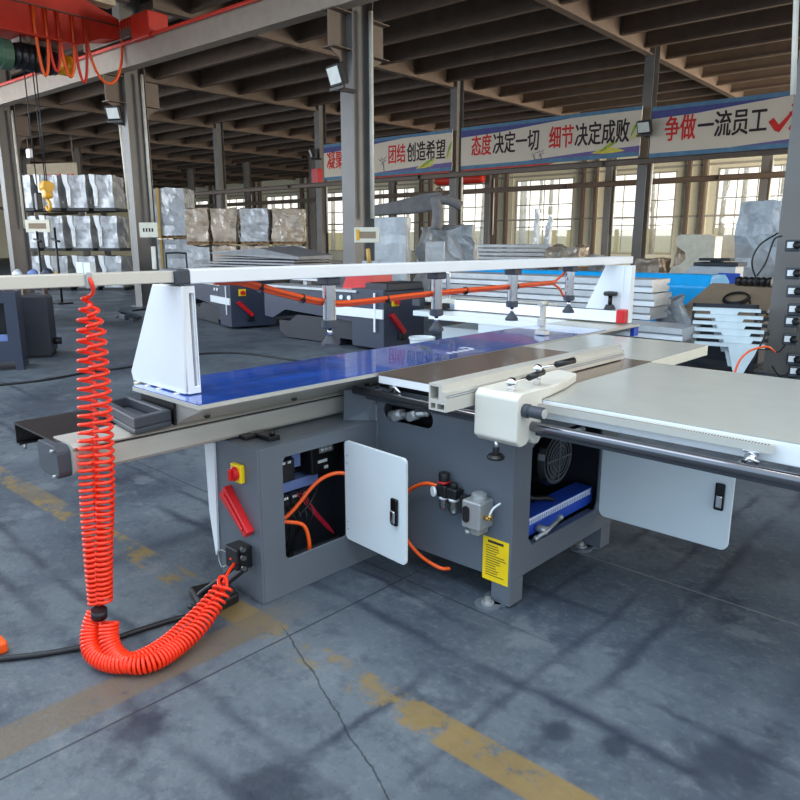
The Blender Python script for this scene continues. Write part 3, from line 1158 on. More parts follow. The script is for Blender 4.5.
for i, (ya, yb, za, zb) in enumerate(((1.86, 1.92, .33, .40), (1.925, 1.985, .33, .40), (1.99, 2.05, .33, .40), (2.055, 2.115, .33, .40), (1.90, 2.02, .47, .58), (1.84, 1.94, .26, .315))):
    b = MB()
    b.rbox(CX0 + .03, CX0 + .15, ya, yb, za, zb, .004)
    c = part(b, 'contactor', 'black', cab)
    b = MB()
    for q in range(3):
        yy = ya + .012 + q * (yb - ya - .02) / 3
        b.box(CX0 + .15, CX0 + .152, yy, yy + (yb - ya) * .16, zb - .02, zb - .008)
    part(b, 'terminal_marks', 'white', c)
b = MB()
b.rbox(CX0 + .03, CX0 + .17, 2.11, 2.29, .47, .66, .006)
inv = part(b, 'frequency_inverter', 'black', cab)
b = MB()
b.box(CX0 + .17, CX0 + .173, 2.16, 2.25, .575, .635)
part(b, 'display', 'sheet', inv)
b = MB()
for q in range(6):
    b.box(CX0 + .173, CX0 + .1745, 2.17 + (q % 3) * .025, 2.188 + (q % 3) * .025, .585 + (q // 3) * .02, .597 + (q // 3) * .02)
b.box(CX0 + .17, CX0 + .173, 2.15, 2.21, .525, .54).box(CX0 + .17, CX0 + .173, 2.19, 2.215, .49, .505)
part(b, 'key_marks', 'white', inv)
b = MB()
for q in range(9):
    yy = 1.83 + q * .03
    b.tube(spline([(CX0 + .1, yy, .38), (CX0 + .15 + .01 * q, yy - .01, .30), (CX0 + .14, yy - .04 * math.sin(q), .18), (CX0 + .1, 1.9 + q * .015, .05)]), .004, 5)
b.tube(spline([(CX0 + .17, 2.16, .42), (CX0 + .2, 2.06, .34), (CX0 + .16, 1.98, .25), (CX0 + .14, 1.93, .10)]), .006, 6)
part(b, 'wiring', 'cable', cab)
b = MB()
for q in range(3):
    b.tube(spline([(CX0 + .16, 2.02 + q * .02, .40), (CX0 + .2, 2.08 + q * .01, .30), (CX0 + .2, 2.16 + .01 * q, .2), (CX0 + .2, 2.22, .14)]), .004, 5)
part(b, 'red_wire', 'redwire', cab)
b = MB()
b.tube(spline([(-2.40, 2.23, .49), (-2.47, 2.16, .50), (-2.52, 2.08, .46), (-2.56, 1.98, .35), (-2.58, 1.92, .30)]), .010, 8)
b.tube(spline([(-2.58, 1.86, .30), (-2.53, 1.92, .30), (-2.50, 1.98, .27), (-2.49, 2.0, .18), (-2.50, 2.0, .08)]), .010, 8)
b.tube(spline([(-2.50, 1.83, .26), (-2.49, 1.835, .2), (-2.50, 1.83, .05)]), .010, 8)
part(b, 'orange_air_tube', 'orange', cab)
# open door, hinged at the far edge of the opening
ha, hb = Vector((-2.428, 2.192)), Vector((-2.00, 2.165))
dv = (hb - ha).normalized()
ln = .43
b = MB()
b.prism(rrect(0, ln, .165, .672, .022), 'y', -.008, .008)
dm = Matrix.Translation((ha.x, ha.y, 0)) @ Matrix.Rotation(math.atan2(dv.y, dv.x), 4, 'Z')
b.xform(dm)
dr = part(b, 'cabinet_door', 'whiteplate', bevel=.002)


def latch(mtx, parent):
    b = MB()
    b.rbox(-.022, .022, -.016, 0, -.065, .065, .014)
    b.xform(mtx)
    l = part(b, 'door_latch', 'blackgloss', parent)
    b = MB()
    b.rbox(-.012, .016, -.028, -.016, -.05, .01, .006)
    b.xform(mtx)
    part(b, 'latch_handle', 'chrome', l)


latch(dm @ Matrix.Translation((ln - .065, -.008, .41)), dr)
for z in (.22, .26, .56, .60):
    b = MB()
    b.cyl((.02, -.010, z), (.02, -.008, z), .004, 8)
    b.xform(dm)
    part(b, 'hinge_screw', 'zinc', dr)
# door on the hidden side, seen edge on
b = MB()
b.prism([(-2.782, .70), (-2.700, .70), (-2.72, .17), (-2.74, .13), (-2.775, .35)], 'y', 1.668, 1.678)
b.xform(Matrix.Translation((-.05, 0, 0)))
part(b, 'rear_cabinet_door', 'white')
# isolator switch
b = MB()
b.rbox(-2.605, -2.525, 1.655, 1.68, .558, .642, .006)
s_ = part(b, 'isolator_switch', 'yellow')
b = MB()
b.lathe((-2.565, 1.655, .60), (0, -1, 0), [(.032, 0), (.032, .012), (.026, .016), (.026, .022)], 20)
b.rbox(-2.573, -2.557, 1.618, 1.634, .574, .626, .004)
part(b, 'rotary_knob', 'red', s_)
# red push wedge
b = MB()
a0, a1 = Vector((-2.672, .492)), Vector((-2.487, .332))
d2 = (a1 - a0).normalized()
n2 = Vector((-d2.y, d2.x))
pts = [a0 + n2 * .042, a1 + n2 * .022, a1 - n2 * .018, a0 - n2 * .030]
b.prism([tuple(p) for p in pts], 'y', 1.640, 1.68)
pts = [a0 + n2 * .018 + d2 * .02, a1 + n2 * .008 - d2 * .03, a1 - n2 * .006 - d2 * .03, a0 - n2 * .012 + d2 * .02]
b.prism([tuple(p) for p in pts], 'y', 1.632, 1.64)
part(b, 'red_stop_lever', 'red', bevel=.003)
# cable outlet block
b = MB()
b.rbox(-2.60, -2.50, 1.60, 1.68, .165, .27, .008)
ob = part(b, 'cable_outlet', 'black')
b = MB()
for z in (.275, .235, .185):
    b.cyl((-2.51, 1.64, z - .02), (-2.47, 1.61, z), .011, 10).lathe((-2.478, 1.62, z), (.6, -.4, .3), [(.017, 0), (.017, .02), (.011, .03)], 10)
part(b, 'cable_gland', 'black', ob)
b = MB()
b.tube(spline([(-2.55, 1.62, .18), (-2.58, 1.55, .12), (-2.64, 1.50, .06), (-2.66, 1.48, .03)]), .013, 8)
b.tube(spline([(-2.48, 1.62, .18), (-2.56, 1.55, .09), (-2.62, 1.52, .03)]), .012, 8)
part(b, 'outlet_cable', 'cable', ob)
b = MB()
b.tube(spline([(-2.60, 1.63, .21), (-2.64, 1.60, .23), (-2.655, 1.6, .19), (-2.63, 1.6, .15), (-2.60, 1.62, .17)]), .003, 5)
part(b, 'loose_wire', 'zinc', ob)
# foot under the beam beside the cabinet
b = MB()
b.prism([(-2.75, 1.49), (-2.60, 1.45), (-2.52, 1.52), (-2.53, 1.62), (-2.70, 1.66)], 'z', 0.0, .05)
part(b, 'rubber_foot', 'black', bevel=.012)
# gusset between cabinet and body
b = MB()
b.add([(-2.46, 2.38, .72), (-2.44, 2.41, .72), (-2.44, 2.41, .90), (-2.50, 2.38, .90), (-2.56, 2.30, .72), (-2.55, 2.30, .88)], [(0, 1, 2, 3), (4, 0, 3, 5), (4, 5, 2, 1), (5, 3, 2), (4, 1, 0)])
part(b, 'gusset', 'grey')
b = MB()
b.rbox(-2.70, -2.60, 1.74, 1.80, .727, .745, .004).rbox(-2.62, -2.50, 1.80, 1.86, .727, .75, .004).cyl((-2.52, 1.83, .75), (-2.52, 1.83, .773), .012, 10)
part(b, 'clamp_foot', 'black')

# --- base rail of the sliding table
RY0, RY1 = 1.0, 5.35
b = MB()
prof = [(-2.82, .737), (-2.655, .737), (-2.645, .75), (-2.640, .80), (-2.638, .828), (-2.655, .830), (-2.655, .836), (-2.636, .838), (-2.632, .845), (-2.66, .856), (-2.82, .856)]
b.prism(prof, 'y', RY0, RY1)
part(b, 'base_rail', 'alu')
b = MB()
b.box(-2.672, -2.6425, RY0 + .02, RY1, .8305, .8355)
part(b, 'rail_groove', 'black')
b = MB()
b.prism(rrect(-2.86, -2.665, .722, .85, .03), 'y', RY0 - .05, RY0)
part(b, 'rail_end_cap', 'rubber', bevel=.006)
for zz in (.835, .735):
    b = MB()
    b.cyl((-2.69, .935, zz), (-2.69, .951, zz), .006, 8)
    part(b, 'cap_screw', 'zinc')
# black trough cover left of the rail
b = MB()
b.box(-3.20, -2.75, .98, 2.2, .843, .851).box(-3.20, -3.19, .98, 2.2, .757, .843).box(-3.19, -3.155, .98, 2.2, .757, .763)
part(b, 'trough_cover', 'black')
b = MB()
b.cyl((-3.16, 1.0, .757), (-3.16, 1.0, .735), .008, 8)
part(b, 'cover_screw', 'zinc')
# grey dish at the carriage front
b = MB()
oq = [(-3.02, 1.27), (-2.58, 1.22), (-2.61, 1.395), (-3.02, 1.41)]
iq = [(-2.97, 1.30), (-2.615, 1.255), (-2.64, 1.37), (-2.98, 1.385)]
b.prism(oq, 'z', .885, .93, [iq])
b.prism(oq, 'z', .862, .885)
part(b, 'front_tray', 'rubber', bevel=.006)

# --- carriage
KY0, KY1 = 1.39, 5.26
b = MB()
prof = [(-2.93, .965), (-2.386, .965), (-2.386, .983), (-2.93, .983)]
b.prism(prof, 'y', KY0, KY1)
prof = [(-2.90, .965), (-2.388, .965), (-2.60, .878), (-2.63, .858), (-2.90, .858)]
b.prism(prof, 'y', KY0 + .035, KY1)
car = part(b, 'sliding_carriage', 'alu')
b = MB()
b.prism([(-2.93, .9835), (-2.386, .9835), (-2.386, .9865), (-2.93, .9865)], 'y', KY0 + .002, KY1 - .55)
fl = part(b, 'protective_film', 'film', car, label='blue protective film on the sliding table')
b = MB()
b.box(-2.60, -2.52, 3.30, 3.32, .9866, .9870).box(-2.60, -2.57, 3.27, 3.29, .9866, .9870)
for q in range(5):
    b.box(-2.53, -2.49, 3.06 + q * .05, 3.09 + q * .05, .9866, .9871)
part(b, 'film_print', 'white', fl)
b = MB()
q = 1.75
for yy in (1.52, 1.98, 2.45, 2.9):
    cx_, cz_ = -2.545, .9005
    b.lathe((cx_, yy, cz_ - .006), (.38, 0, -.925), [(.014, 0), (.014, .008), (.008, .012)], 12)
part(b, 'carriage_bolt', 'black', car)
b = MB()
b.box(-2.90, -2.62, KY0 + .022, KY0 + .03, .858, .965)
part(b, 'carriage_end_plate', 'black', car)

# --- clamp beam brackets
b = MB()
tz = 1.432
b.prism([(-3.045, 1.03), (-3.03, .99), (-2.58, .99), (-2.545, tz), (-2.785, tz), (-2.80, tz - .02)], 'y', 1.445, 1.455)
b.prism([(1.455, .99), (1.512, .99), (1.512, tz), (1.455, tz)], 'x', -2.575, -2.565, [[(1.485, 1.02), (1.507, 1.02), (1.507, tz - .03), (1.485, tz - .03)]])
b.prism([(-2.99, .99), (-2.575, .99), (-2.575, 1.0), (-2.99, 1.0)], 'y', 1.455, 1.512)
b.box(-2.78, -2.575, 1.455, 1.512, tz - .01, tz)
b.box(-2.60, -2.575, 1.502, 1.512, .99, tz).box(-2.62, -2.612, 1.455, 1.512, 1.0, tz - .01)
part(b, 'front_bracket', 'white', bevel=.003)
for xx in (-3.0, -2.9, -2.8, -2.65):
    b = MB()
    b.rbox(xx, xx + .03, 1.43, 1.50, .972, .99, .004)
    part(b, 'bracket_clip', 'alu')
b = MB()
b.prism([(-2.86, .99), (-2.455, .99), (-2.44, tz), (-2.66, tz)], 'y', 5.18, 5.19)
b.box(-2.455, -2.445, 5.19, 5.25, .99, tz)
b.prism([(-2.52, .99), (-2.50, .99), (-2.50, tz), (-2.52, tz)], 'y', 5.168, 5.18)
part(b, 'rear_bracket', 'white', bevel=.003)
b = MB()
b.cyl((-2.58, 5.13, 1.13), (-2.58, 5.13, 1.20), .016, 12).lathe((-2.58, 5.13, 1.20), (0, 0, 1), [(.05, 0), (.055, .015), (.05, .03), (.02, .034)], 16).lathe((-2.58, 5.13, 1.095), (0, 0, 1), [(.045, 0), (.03, .035)], 16)
part(b, 'clamp_knob', 'black')

# --- clamp beam
b = MB()
b.box(-2.68, -2.555, 1.49, 5.43, 1.440, 1.496)
bm0 = part(b, 'clamp_beam', 'white', bevel=.004)
b = MB()
b.rbox(-2.683, -2.552, 1.43, 1.49, 1.437, 1.499, .008)
part(b, 'beam_end_cap', 'rubber', bm0)
b = MB()
b.box(-2.665, -2.575, -.25, 1.43, 1.447, 1.492)
part(b, 'beam_extension', 'alu', bm0, bevel=.003)
b = MB()
b.rbox(-2.575, -2.56, 1.08, 1.10, 1.44, 1.497, .003)
part(b, 'hose_hanger', 'zinc', bm0)
CYL_Y = (2.27, 3.08, 3.84, 4.56)
for i, yy in enumerate(CYL_Y):
    b = MB()
    c = (-2.615, yy)
    b.lathe((c[0], c[1], 1.228), (0, 0, 1), [(.032, 0), (.032, .19)], 20)
    cy = part(b, 'clamp_cylinder', 'chrome')
    b = MB()
    b.rbox(c[0] - .042, c[0] + .042, yy - .042, yy + .042, 1.40, 1.44, .008)
    part(b, 'cylinder_head', 'rubber', cy)
    b = MB()
    b.lathe((c[0], yy, 1.19), (0, 0, 1), [(.026, 0), (.040, .006), (.040, .038), (.034, .042)], 18)
    part(b, 'cylinder_collar', 'rubber', cy)
    b = MB()
    b.cyl((c[0], yy, 1.15), (c[0], yy, 1.19), .012, 10)
    part(b, 'piston_rod', 'chrome', cy)
    b = MB()
    b.lathe((c[0], yy, 1.105), (0, 0, 1), [(.042, 0), (.042, .014), (.022, .040), (.016, .050)], 18)
    part(b, 'pressure_foot', 'rubber', cy)
# orange hose along the cylinders with ties
path = spline([(-2.66, 1.66, 1.437), (-2.66, 1.80, 1.425), (-2.66, 2.0, 1.37), (-2.66, 2.26, 1.31), (-2.66, 2.45, 1.295), (-2.66, 3.03, 1.31), (-2.66, 3.76, 1.315), (-2.66, 4.42, 1.32)], 8)
b = MB()
b.tube(path, .012, 8)
b.tube([p + Vector((.018, 0, .012)) for p in path], .011, 8)
b.tube(spline([(-2.66, 4.40, 1.32), (-2.65, 4.52, 1.38), (-2.645, 4.56, 1.43)]), .008, 6)
b.tube(spline([(-2.66, 4.40, 1.32), (-2.65, 4.48, 1.28), (-2.65, 4.54, 1.22)]), .008, 6)
hs = part(b, 'orange_beam_hose', 'orange')
for i in (12, 20, 27, 36, 44, 50):
    p = path[i]
    b = MB()
    b.cyl((p.x + .008, p.y - .006, p.z + .004), (p.x + .008, p.y + .006, p.z + .004), .024, 10)
    part(b, 'cable_tie', 'black', hs)
# chrome flip stop on the far end of the carriage
b = MB()
b.rbox(-2.60, -2.52, 4.10, 4.16, .99, 1.02, .004).rbox(-2.575, -2.545, 4.11, 4.15, 1.02, 1.22, .006).cyl((-2.56, 4.09, 1.20), (-2.56, 4.17, 1.20), .02, 12)
b.rbox(-2.585, -2.535, 4.10, 4.12, 1.05, 1.10, .004)
part(b, 'flip_stop', 'alu')
# crosscut fence with red cap
b = MB()
b.box(-4.1, -2.50, 5.085, 5.155, 1.0, 1.088)
cf = part(b, 'crosscut_fence', 'white', bevel=.003)
b = MB()
b.rbox(-2.50, -2.435, 5.08, 5.16, .995, 1.10, .01)
part(b, 'fence_end_cap', 'red', cf)
b = MB()
b.box(-4.1, -2.52, 5.10, 5.13, 1.0885, 1.0915)
part(b, 'fence_groove', 'rubber', cf)
b = MB()
b.prism([(-4.1, .985), (-2.93, .985), (-2.935, .94), (-4.1, .94)], 'y', 4.72, 5.26)
part(b, 'outrigger_table', 'white', bevel=.003)
b = MB()
b.box(-2.43, -2.40, 5.2, 5.28, .89, .975)
part(b, 'carriage_rear_cap', 'blue', car)

# --- cast iron table
IX0, IX1, IY0, IY1 = -2.372, -1.548, 2.362, 3.60
b = MB()
b.box(IX0, IX1, IY0, IY1, ZT - .012, ZT - .001)
part(b, 'iron_table_top', 'iron')
b = MB()
b.box(IX0 + .002, IX1, IY0 + .001, IY1, ZT - .05, ZT - .012)
b.box(IX0 + .02, IX1 - .02, IY0 + .25, IY0 + .28, .90, ZT - .05).box(IX0 + .02, IX1 - .02, IY1 - .03, IY1, .90, ZT - .05)
part(b, 'iron_table_frame', 'white', bevel=.002)
b = MB()
b.box(-2.42, -1.62, 2.425, 3.34, .90, ZT - .05)
part(b, 'saw_cradle', 'black')
b = MB()
b.cyl((-2.29, 2.37, .915), (-2.29, 2.42, .915), .02, 12).tube([(-2.30, 2.365, .905), (-2.26, 2.36, .93), (-2.22, 2.36, .905)], .008, 6)
part(b, 'table_screw', 'chrome')
# rear table
b = MB()
b.box(-2.33, -1.562, 3.605, 4.44, ZT - .004, ZT)
rt_ = part(b, 'rear_table_top', 'table')
b = MB()
b.box(-2.33, -1.562, 3.605, 4.44, ZT - .065, ZT - .004)
part(b, 'rear_table_edge', 'tableside', rt_, bevel=.003)
# extension table
b = MB()
b.box(-1.54, -.49, 2.40, 3.56, ZT - .003, ZT + .001)
et = part(b, 'extension_table_top', 'table')
b = MB()
b.box(-1.54, -.49, 2.40, 3.56, ZT - .078, ZT - .003)
part(b, 'extension_table_edge', 'white', et, bevel=.004)
# graduated ruler on the front edge
b = MB()
b.box(-1.50, -.60, 2.36, 2.375, .945, .972).box(-1.50, -.60, 2.375, 2.39, .966, .972)
ru = part(b, 'ruler_profile', 'alu')
b = MB()
for q in range(90):
    xx = -1.49 + q * .0098
    b.box(xx, xx + .003, 2.362, 2.374, .972, .9728)
part(b, 'ruler_marks', 'bblack', ru)
b = MB()
b.cyl((-.665, 2.35, .925), (-.665, 2.40, .925), .016, 12).rbox(-.69, -.64, 2.362, 2.40, .935, .945, .003).tube([(-.68, 2.345, .908), (-.66, 2.34, .925), (-.635, 2.35, .912)], .008, 6)
part(b, 'ruler_clamp', 'chrome')
# round guide bar
b = MB()
b.cyl((-2.50, 2.325, .888), (-.10, 2.325, .888), .021, 24)
gb = part(b, 'guide_bar', 'rodm')
for xx in (-2.40, -1.30, -.70):
    b = MB()
    b.cyl((xx, 2.33, .888), (xx, 2.43, .888), .010, 10)
    part(b, 'guide_bar_stud', 'zinc', gb)
b = MB()
b.box(-2.45, -.10, 2.352, 2.362, .845, .885)
part(b, 'guide_rail_strip', 'rubber')
# --- rip fence
b = MB()
FX0, FX1 = -1.775, -1.690
fy0, fy1 = 2.05, 3.56
prof = [(FX0, .99), (FX1 + .004, .99), (FX1 + .004, 1.008), (FX1 - .006, 1.010), (FX1 - .006, 1.018), (FX1, 1.020), (FX1, 1.033), (FX1 - .02, 1.036), (FX1 - .02, 1.062), (FX0, 1.062)]
b.prism(prof, 'y', fy0, fy1, [[(FX0 + .008, 1.0), (FX0 + .05, 1.0), (FX0 + .05, 1.052), (FX0 + .008, 1.052)]])
rf = part(b, 'rip_fence', 'alu')
b = MB()
b.prism([(FX0, .955), (FX1 + .004, .955), (FX1 + .004, .99), (FX0, .99)], 'y', fy0, 2.30, [[(FX0 + .01, .962), (FX0 + .035, .962), (FX0 + .035, .984), (FX0 + .01, .984)], [(FX0 + .043, .962), (FX1 - .006, .962), (FX1 - .006, .984), (FX0 + .043, .984)]])
part(b, 'fence_end_profile', 'alu', rf)
b = MB()
b.box(FX1 - .0055, FX1 + .0045, fy0 + .02, fy1, 1.011, 1.017)
part(b, 'fence_slot', 'alud', rf)
# fence head casting
hx0, hx1, hy0 = -1.675, -1.468, 2.215
b = MB()
side = [(hy0, .84), (hy0 + .03, .815), (hy0 + .08, .82), (hy0 + .10, .835), (hy0 + .13, .81), (hy0 + .16, .805), (hy0 + .18, .82), (hy0 + .18, .985), (2.47, .99), (2.47, 1.03), (hy0 + .02, 1.03), (hy0, 1.01)]
b.prism(side, 'x', hx0, hx1)
b.prism([(hx0 + .004, 2.45), (hx1, 2.45), (-1.50, 2.63), (-1.545, 2.80), (-1.66, 2.83), (hx0 + .012, 2.62)], 'z', .9885, 1.03)
fh = part(b, 'fence_head', 'cream', bevel=.008)
b = MB()
b.cyl((-1.535, 2.27, 1.03), (-1.535, 2.27, 1.052), .016, 14).sphere((-1.535, 2.27, 1.062), .023, 16).tube([(-1.535, 2.27, 1.062), (-1.525, 2.32, 1.069), (-1.517, 2.38, 1.076)], .006, 8)
lv = part(b, 'clamp_lever', 'chrome', fh)
b = MB()
b.cyl((-1.518, 2.365, 1.072), (-1.512, 2.46, 1.084), .0135, 14)
part(b, 'lever_grip', 'black', lv)
b = MB()
b.cyl((-1.525, 2.44, 1.03), (-1.525, 2.44, 1.09), .014, 14).sphere((-1.525, 2.44, 1.098), .020, 16).tube([(-1.525, 2.44, 1.098), (-1.50, 2.475, 1.107), (-1.475, 2.51, 1.114)], .006, 8)
lv = part(b, 'clamp_lever', 'chrome', fh)
b = MB()
b.cyl((-1.478, 2.505, 1.113), (-1.452, 2.60, 1.122), .0135, 14)
part(b, 'lever_grip', 'black', lv)
b = MB()
b.lathe((hx1, 2.265, .963), (1, 0, 0), [(.026, 0), (.028, .006), (.028, .022), (.022, .026), (.024, .034), (.024, .085), (.020, .09)], 20)
kn = part(b, 'micro_adjust_knob', 'rubber', fh)
b = MB()
b.lathe((hx1 + .09, 2.265, .963), (1, 0, 0), [(.019, 0), (.019, .002)], 18)
part(b, 'knob_cap', 'alu', kn)
b = MB()
b.cyl((-1.585, 2.25, .775), (-1.585, 2.25, .83), .008, 10)
fk = part(b, 'foot_screw', 'chrome', fh)
b = MB()
b.lathe((-1.585, 2.25, .745), (0, 0, 1), [(.034, 0), (.038, .008), (.03, .018), (.014, .024), (.014, .045)], 20)
part(b, 'foot_knob', 'black', fk)
# --- body door swung open at the right
b = MB()
b.prism(rrect(-1.60, -.955, .215, .60, .035), 'y', 3.205, 3.218)
rd = part(b, 'body_door', 'whiteplate', bevel=.002)
latch(Matrix.Translation((-1.01, 3.205, .47)), rd)

# ================================================================== COILED HOSE AND CABLES NEAR THE SAW
r = thing('coiled_air_hose', 'twin strand red orange coiled air hose hanging from beam and sagging to floor', 'hose', (-2.55, 1.05, 0))


def helix(path, R, pitch, rt, seg=12, phase=0.0):
    """path: dense points with per-point (R, pitch) lists interpolated along the arc length"""
    P = [Vector(p) for p in path]
    S = [0.0]
    for i in range(1, len(P)):
        S.append(S[-1] + (P[i] - P[i - 1]).length)
    total = S[-1]

    def ev(s):
        i = 0
        lo, hi = 0, len(S) - 1
        while hi - lo > 1:
            mid = (lo + hi) // 2
            if S[mid] <= s:
                lo = mid
            else:
                hi = mid
        t = (s - S[lo]) / max(1e-9, S[hi] - S[lo])
        return P[lo].lerp(P[hi], t), (P[hi] - P[lo]).normalized()
    out = []
    s, ang = 0.0, phase
    a = None
    while s < total:
        p, t = ev(s)
        u = s / total
        if a is None:
            a = Vector((1, 0, 0))
        a = (a - t * a.dot(t)).normalized()
        bb = t.cross(a)
        Rr = R(u)
        out.append(p + a * math.cos(ang) * Rr + bb * math.sin(ang) * Rr)
        s += pitch(u) / seg
        ang += 2 * math.pi / seg
    return out


def strand(pts, split):
    path = spline(pts, 14)
    tot = 0
    return path


def lerp(u, keys):
    for (u0, v0), (u1, v1) in zip(keys, keys[1:]):
        if u <= u1:
            return v0 + (v1 - v0) * (u - u0) / (u1 - u0)
    return keys[-1][1]


L1 = spline([(-2.60, 1.09, 1.41), (-2.61, 1.085, 1.30), (-2.612, 1.06, 1.0), (-2.60, 1.03, .70), (-2.58, 1.01, .45), (-2.57, 1.0, .22)], 14)
L2 = spline([(-2.575, 1.10, 1.38), (-2.57, 1.10, 1.30), (-2.558, 1.09, 1.0), (-2.55, 1.07, .70), (-2.545, 1.04, .45), (-2.54, 1.02, .24)], 14)
for Lp, ph in ((L1, 0.3), (L2, 1.9)):
    hp = helix(Lp, lambda u: lerp(u, [(0, .012), (.08, .030), (.5, .032), (1, .026)]), lambda u: lerp(u, [(0, .04), (.1, .038), (.35, .034), (.6, .025), (1, .018)]), .0065, 14, ph)
    b = MB()
    b.tube(hp, .0072, 6)
    b.build('hanging_coil', 'orangecoil', r, True)
b = MB()
b.tube(spline([(-2.565, 1.09, 1.478), (-2.553, 1.095, 1.455), (-2.565, 1.10, 1.425), (-2.588, 1.092, 1.408), (-2.598, 1.088, 1.398)]), .007, 8)
b.build('hose_tail', 'orangecoil', r, True)
def gp(q):
    return [onz(*p) for p in q]


G1 = spline(gp([(97, 612, .19), (91, 630, .13), (92, 650, .07), (106, 661, .045), (128, 663, .045), (150, 655, .05), (172, 640, .06), (195, 618, .09), (213, 597, .13), (223, 583, .17)]), 14)
G2 = spline(gp([(109, 622, .17), (109, 640, .11), (117, 656, .06), (134, 664, .045), (154, 661, .045), (177, 647, .05), (199, 627, .075), (215, 606, .11), (227, 588, .16)]), 14)
for Gp, ph in ((G1, 0.0), (G2, 2.2)):
    hp = helix(Gp, lambda u: lerp(u, [(0, .033), (.7, .032), (1, .024)]), lambda u: lerp(u, [(0, .0135), (.5, .014), (.75, .022), (1, .03)]), .0062, 14, ph)
    b = MB()
    b.tube(hp, .0070, 6)
    b.build('sagging_coil', 'orangecoil', r, True)
b = MB()
b.tube(spline(gp([(223, 583, .17), (229, 571, .19), (235, 562, .20)]) + [Vector((-2.56, 1.60, .215))]), .007, 8)
b.tube(spline(gp([(227, 588, .16), (226, 578, .185), (220, 577, .19), (219, 585, .18), (225, 589, .165)])), .007, 8)
b.build('hose_tail', 'orangecoil', r, True)
b = MB()
tp = onz(99, 615, .20)
b.cyl((tp.x, tp.y, .19), (tp.x + .005, tp.y, .225), .03, 12)
b.build('black_tie', 'black', r, True)


def floor_cable(name, pts, rad, m, label, cat='cable'):
    b = MB()
    b.tube(spline(pts, 8), rad, 8)
    return tag(b.build(name, m), label, cat)


c0 = [onz(px, py, .014) for px, py in ((-40, 664), (0, 659), (50, 653), (100, 643), (140, 630), (180, 618), (215, 612))] + [Vector((-2.64, 1.43, .016))]
floor_cable('power_cable', c0, .012, 'cable', 'thick black cable on the floor running under the orange coil')
pl = onz(-2, 648, .02)
o = MB()
o.rbox(pl.x - .05, pl.x + .03, pl.y - .03, pl.y + .03, 0, .05, .01)
tag(o.build('orange_plug', 'orange'), 'orange plug lying on the floor at the left picture edge', 'plug')
floor_cable('floor_cable', [onz(px, py, .012) for px, py in ((-30, 390), (0, 385), (45, 380), (90, 372), (130, 367), (175, 357), (215, 353), (250, 354), (300, 361), (360, 366))], .014, 'cable',
            'long black cable crossing the floor behind the saw')
floor_cable('floor_cable', [onz(px, py, .012) for px, py in ((118, 308), (126, 313), (150, 316), (170, 313), (150, 309), (132, 311))], .02, 'cable', 'short loose black cable loop on the floor left of the white bracket')


# ================================================================== BACKGROUND MACHINES
def dark_saw():
    r = thing('panel_saw', 'dark blue grey panel saw with red hood, seen under the clamp beam', 'panel saw')
    b = MB()
    b.rbox(-.62, 0, 0, .9, .05, .93, .01)
    b.build('saw_body', 'navy', r)
    b = MB()
    b.prism([(-2.35, .12), (-2.2, .02), (-.95, .02), (-.95, .12), (-.62, .12), (-.62, .42), (-1.9, .42), (-2.1, .30), (-2.35, .30)], 'y', .08, .8)
    b.build('saw_base', 'navyd', r)
    b = MB()
    b.prism([(-2.62, .36), (-2.42, .34), (-2.1, .50), (-.62, .42), (-.62, .86), (-2.62, .86)], 'y', 0, .8)
    b.build('long_cover', 'navy', r)
    b = MB()
    b.rbox(-2.66, -.5, -.03, .5, .86, .90, .006)
    b.rbox(-2.2, -1.2, .25, .75, .98, 1.02, .006).rbox(-2.1, -2.0, .4, .5, .90, .98, .006).rbox(-1.4, -1.3, .4, .5, .90, .98, .006)
    b.build('grey_table', 'alud', r)
    b = MB()
    b.rbox(-1.05, .0, -.03, .0, .50, .64, .004)
    b.box(-.16, -.13, -.04, -.03, .30, .88)
    b.build('pale_strip', 'white', r)
    for xx in (-.82, -.66):
        b = MB()
        b.cyl((xx, -.02, .78), (xx, 0, .78), .035, 12)
        b.build('push_button', 'white', r)
    b = MB()
    b.prism([(-1.05, .90), (-.45, .90), (-.50, 1.12), (-.95, 1.12)], 'y', .25, .75)
    b.build('red_hood', 'red', r)
    b = MB()
    b.rbox(-.40, .02, .05, .85, .90, 1.02, .02).prism([(-1.3, .90), (-1.05, .90), (-1.0, 1.2), (-1.12, 1.2)], 'y', .3, .7)
    b.build('black_cover', 'navyd', r)
    b = MB()
    b.rbox(0, .03, .16, .30, .68, .82, .006)
    s = b.build('isolator_switch', 'yellow', r)
    b = MB()
    b.cyl((.03, .23, .75), (.07, .23, .75), .045, 14)
    b.build('rotary_knob', 'red', s)
    b = MB()
    b.prism([(.10, .54), (.17, .58), (.44, .30), (.39, .25)], 'x', 0, .05)
    b.build('red_stop_lever', 'red', r)
    b = MB()
    b.rbox(0, .04, .30, .44, .16, .28, .02)
    b.build('cable_outlet', 'black', r)
    return r


ds = dark_saw()
p = onz(384, 353, 0)
ds.location = (p.x, p.y, 0)
ds.scale = (1.12, 1, 1)
d2_ = copy_tree(ds)
d2_['label'] = 'dark blue grey panel saw standing furthest, just right of the white bracket'
p = onz(232, 330, 0)
d2_.location = (p.x, p.y, 0)
d2_.rotation_euler = (0, 0, math.radians(-14))
d2_.scale = (1.05, 1.0, .92)
for o_ in d2_.children:
    if o_.name.startswith('red_hood'):
        pass
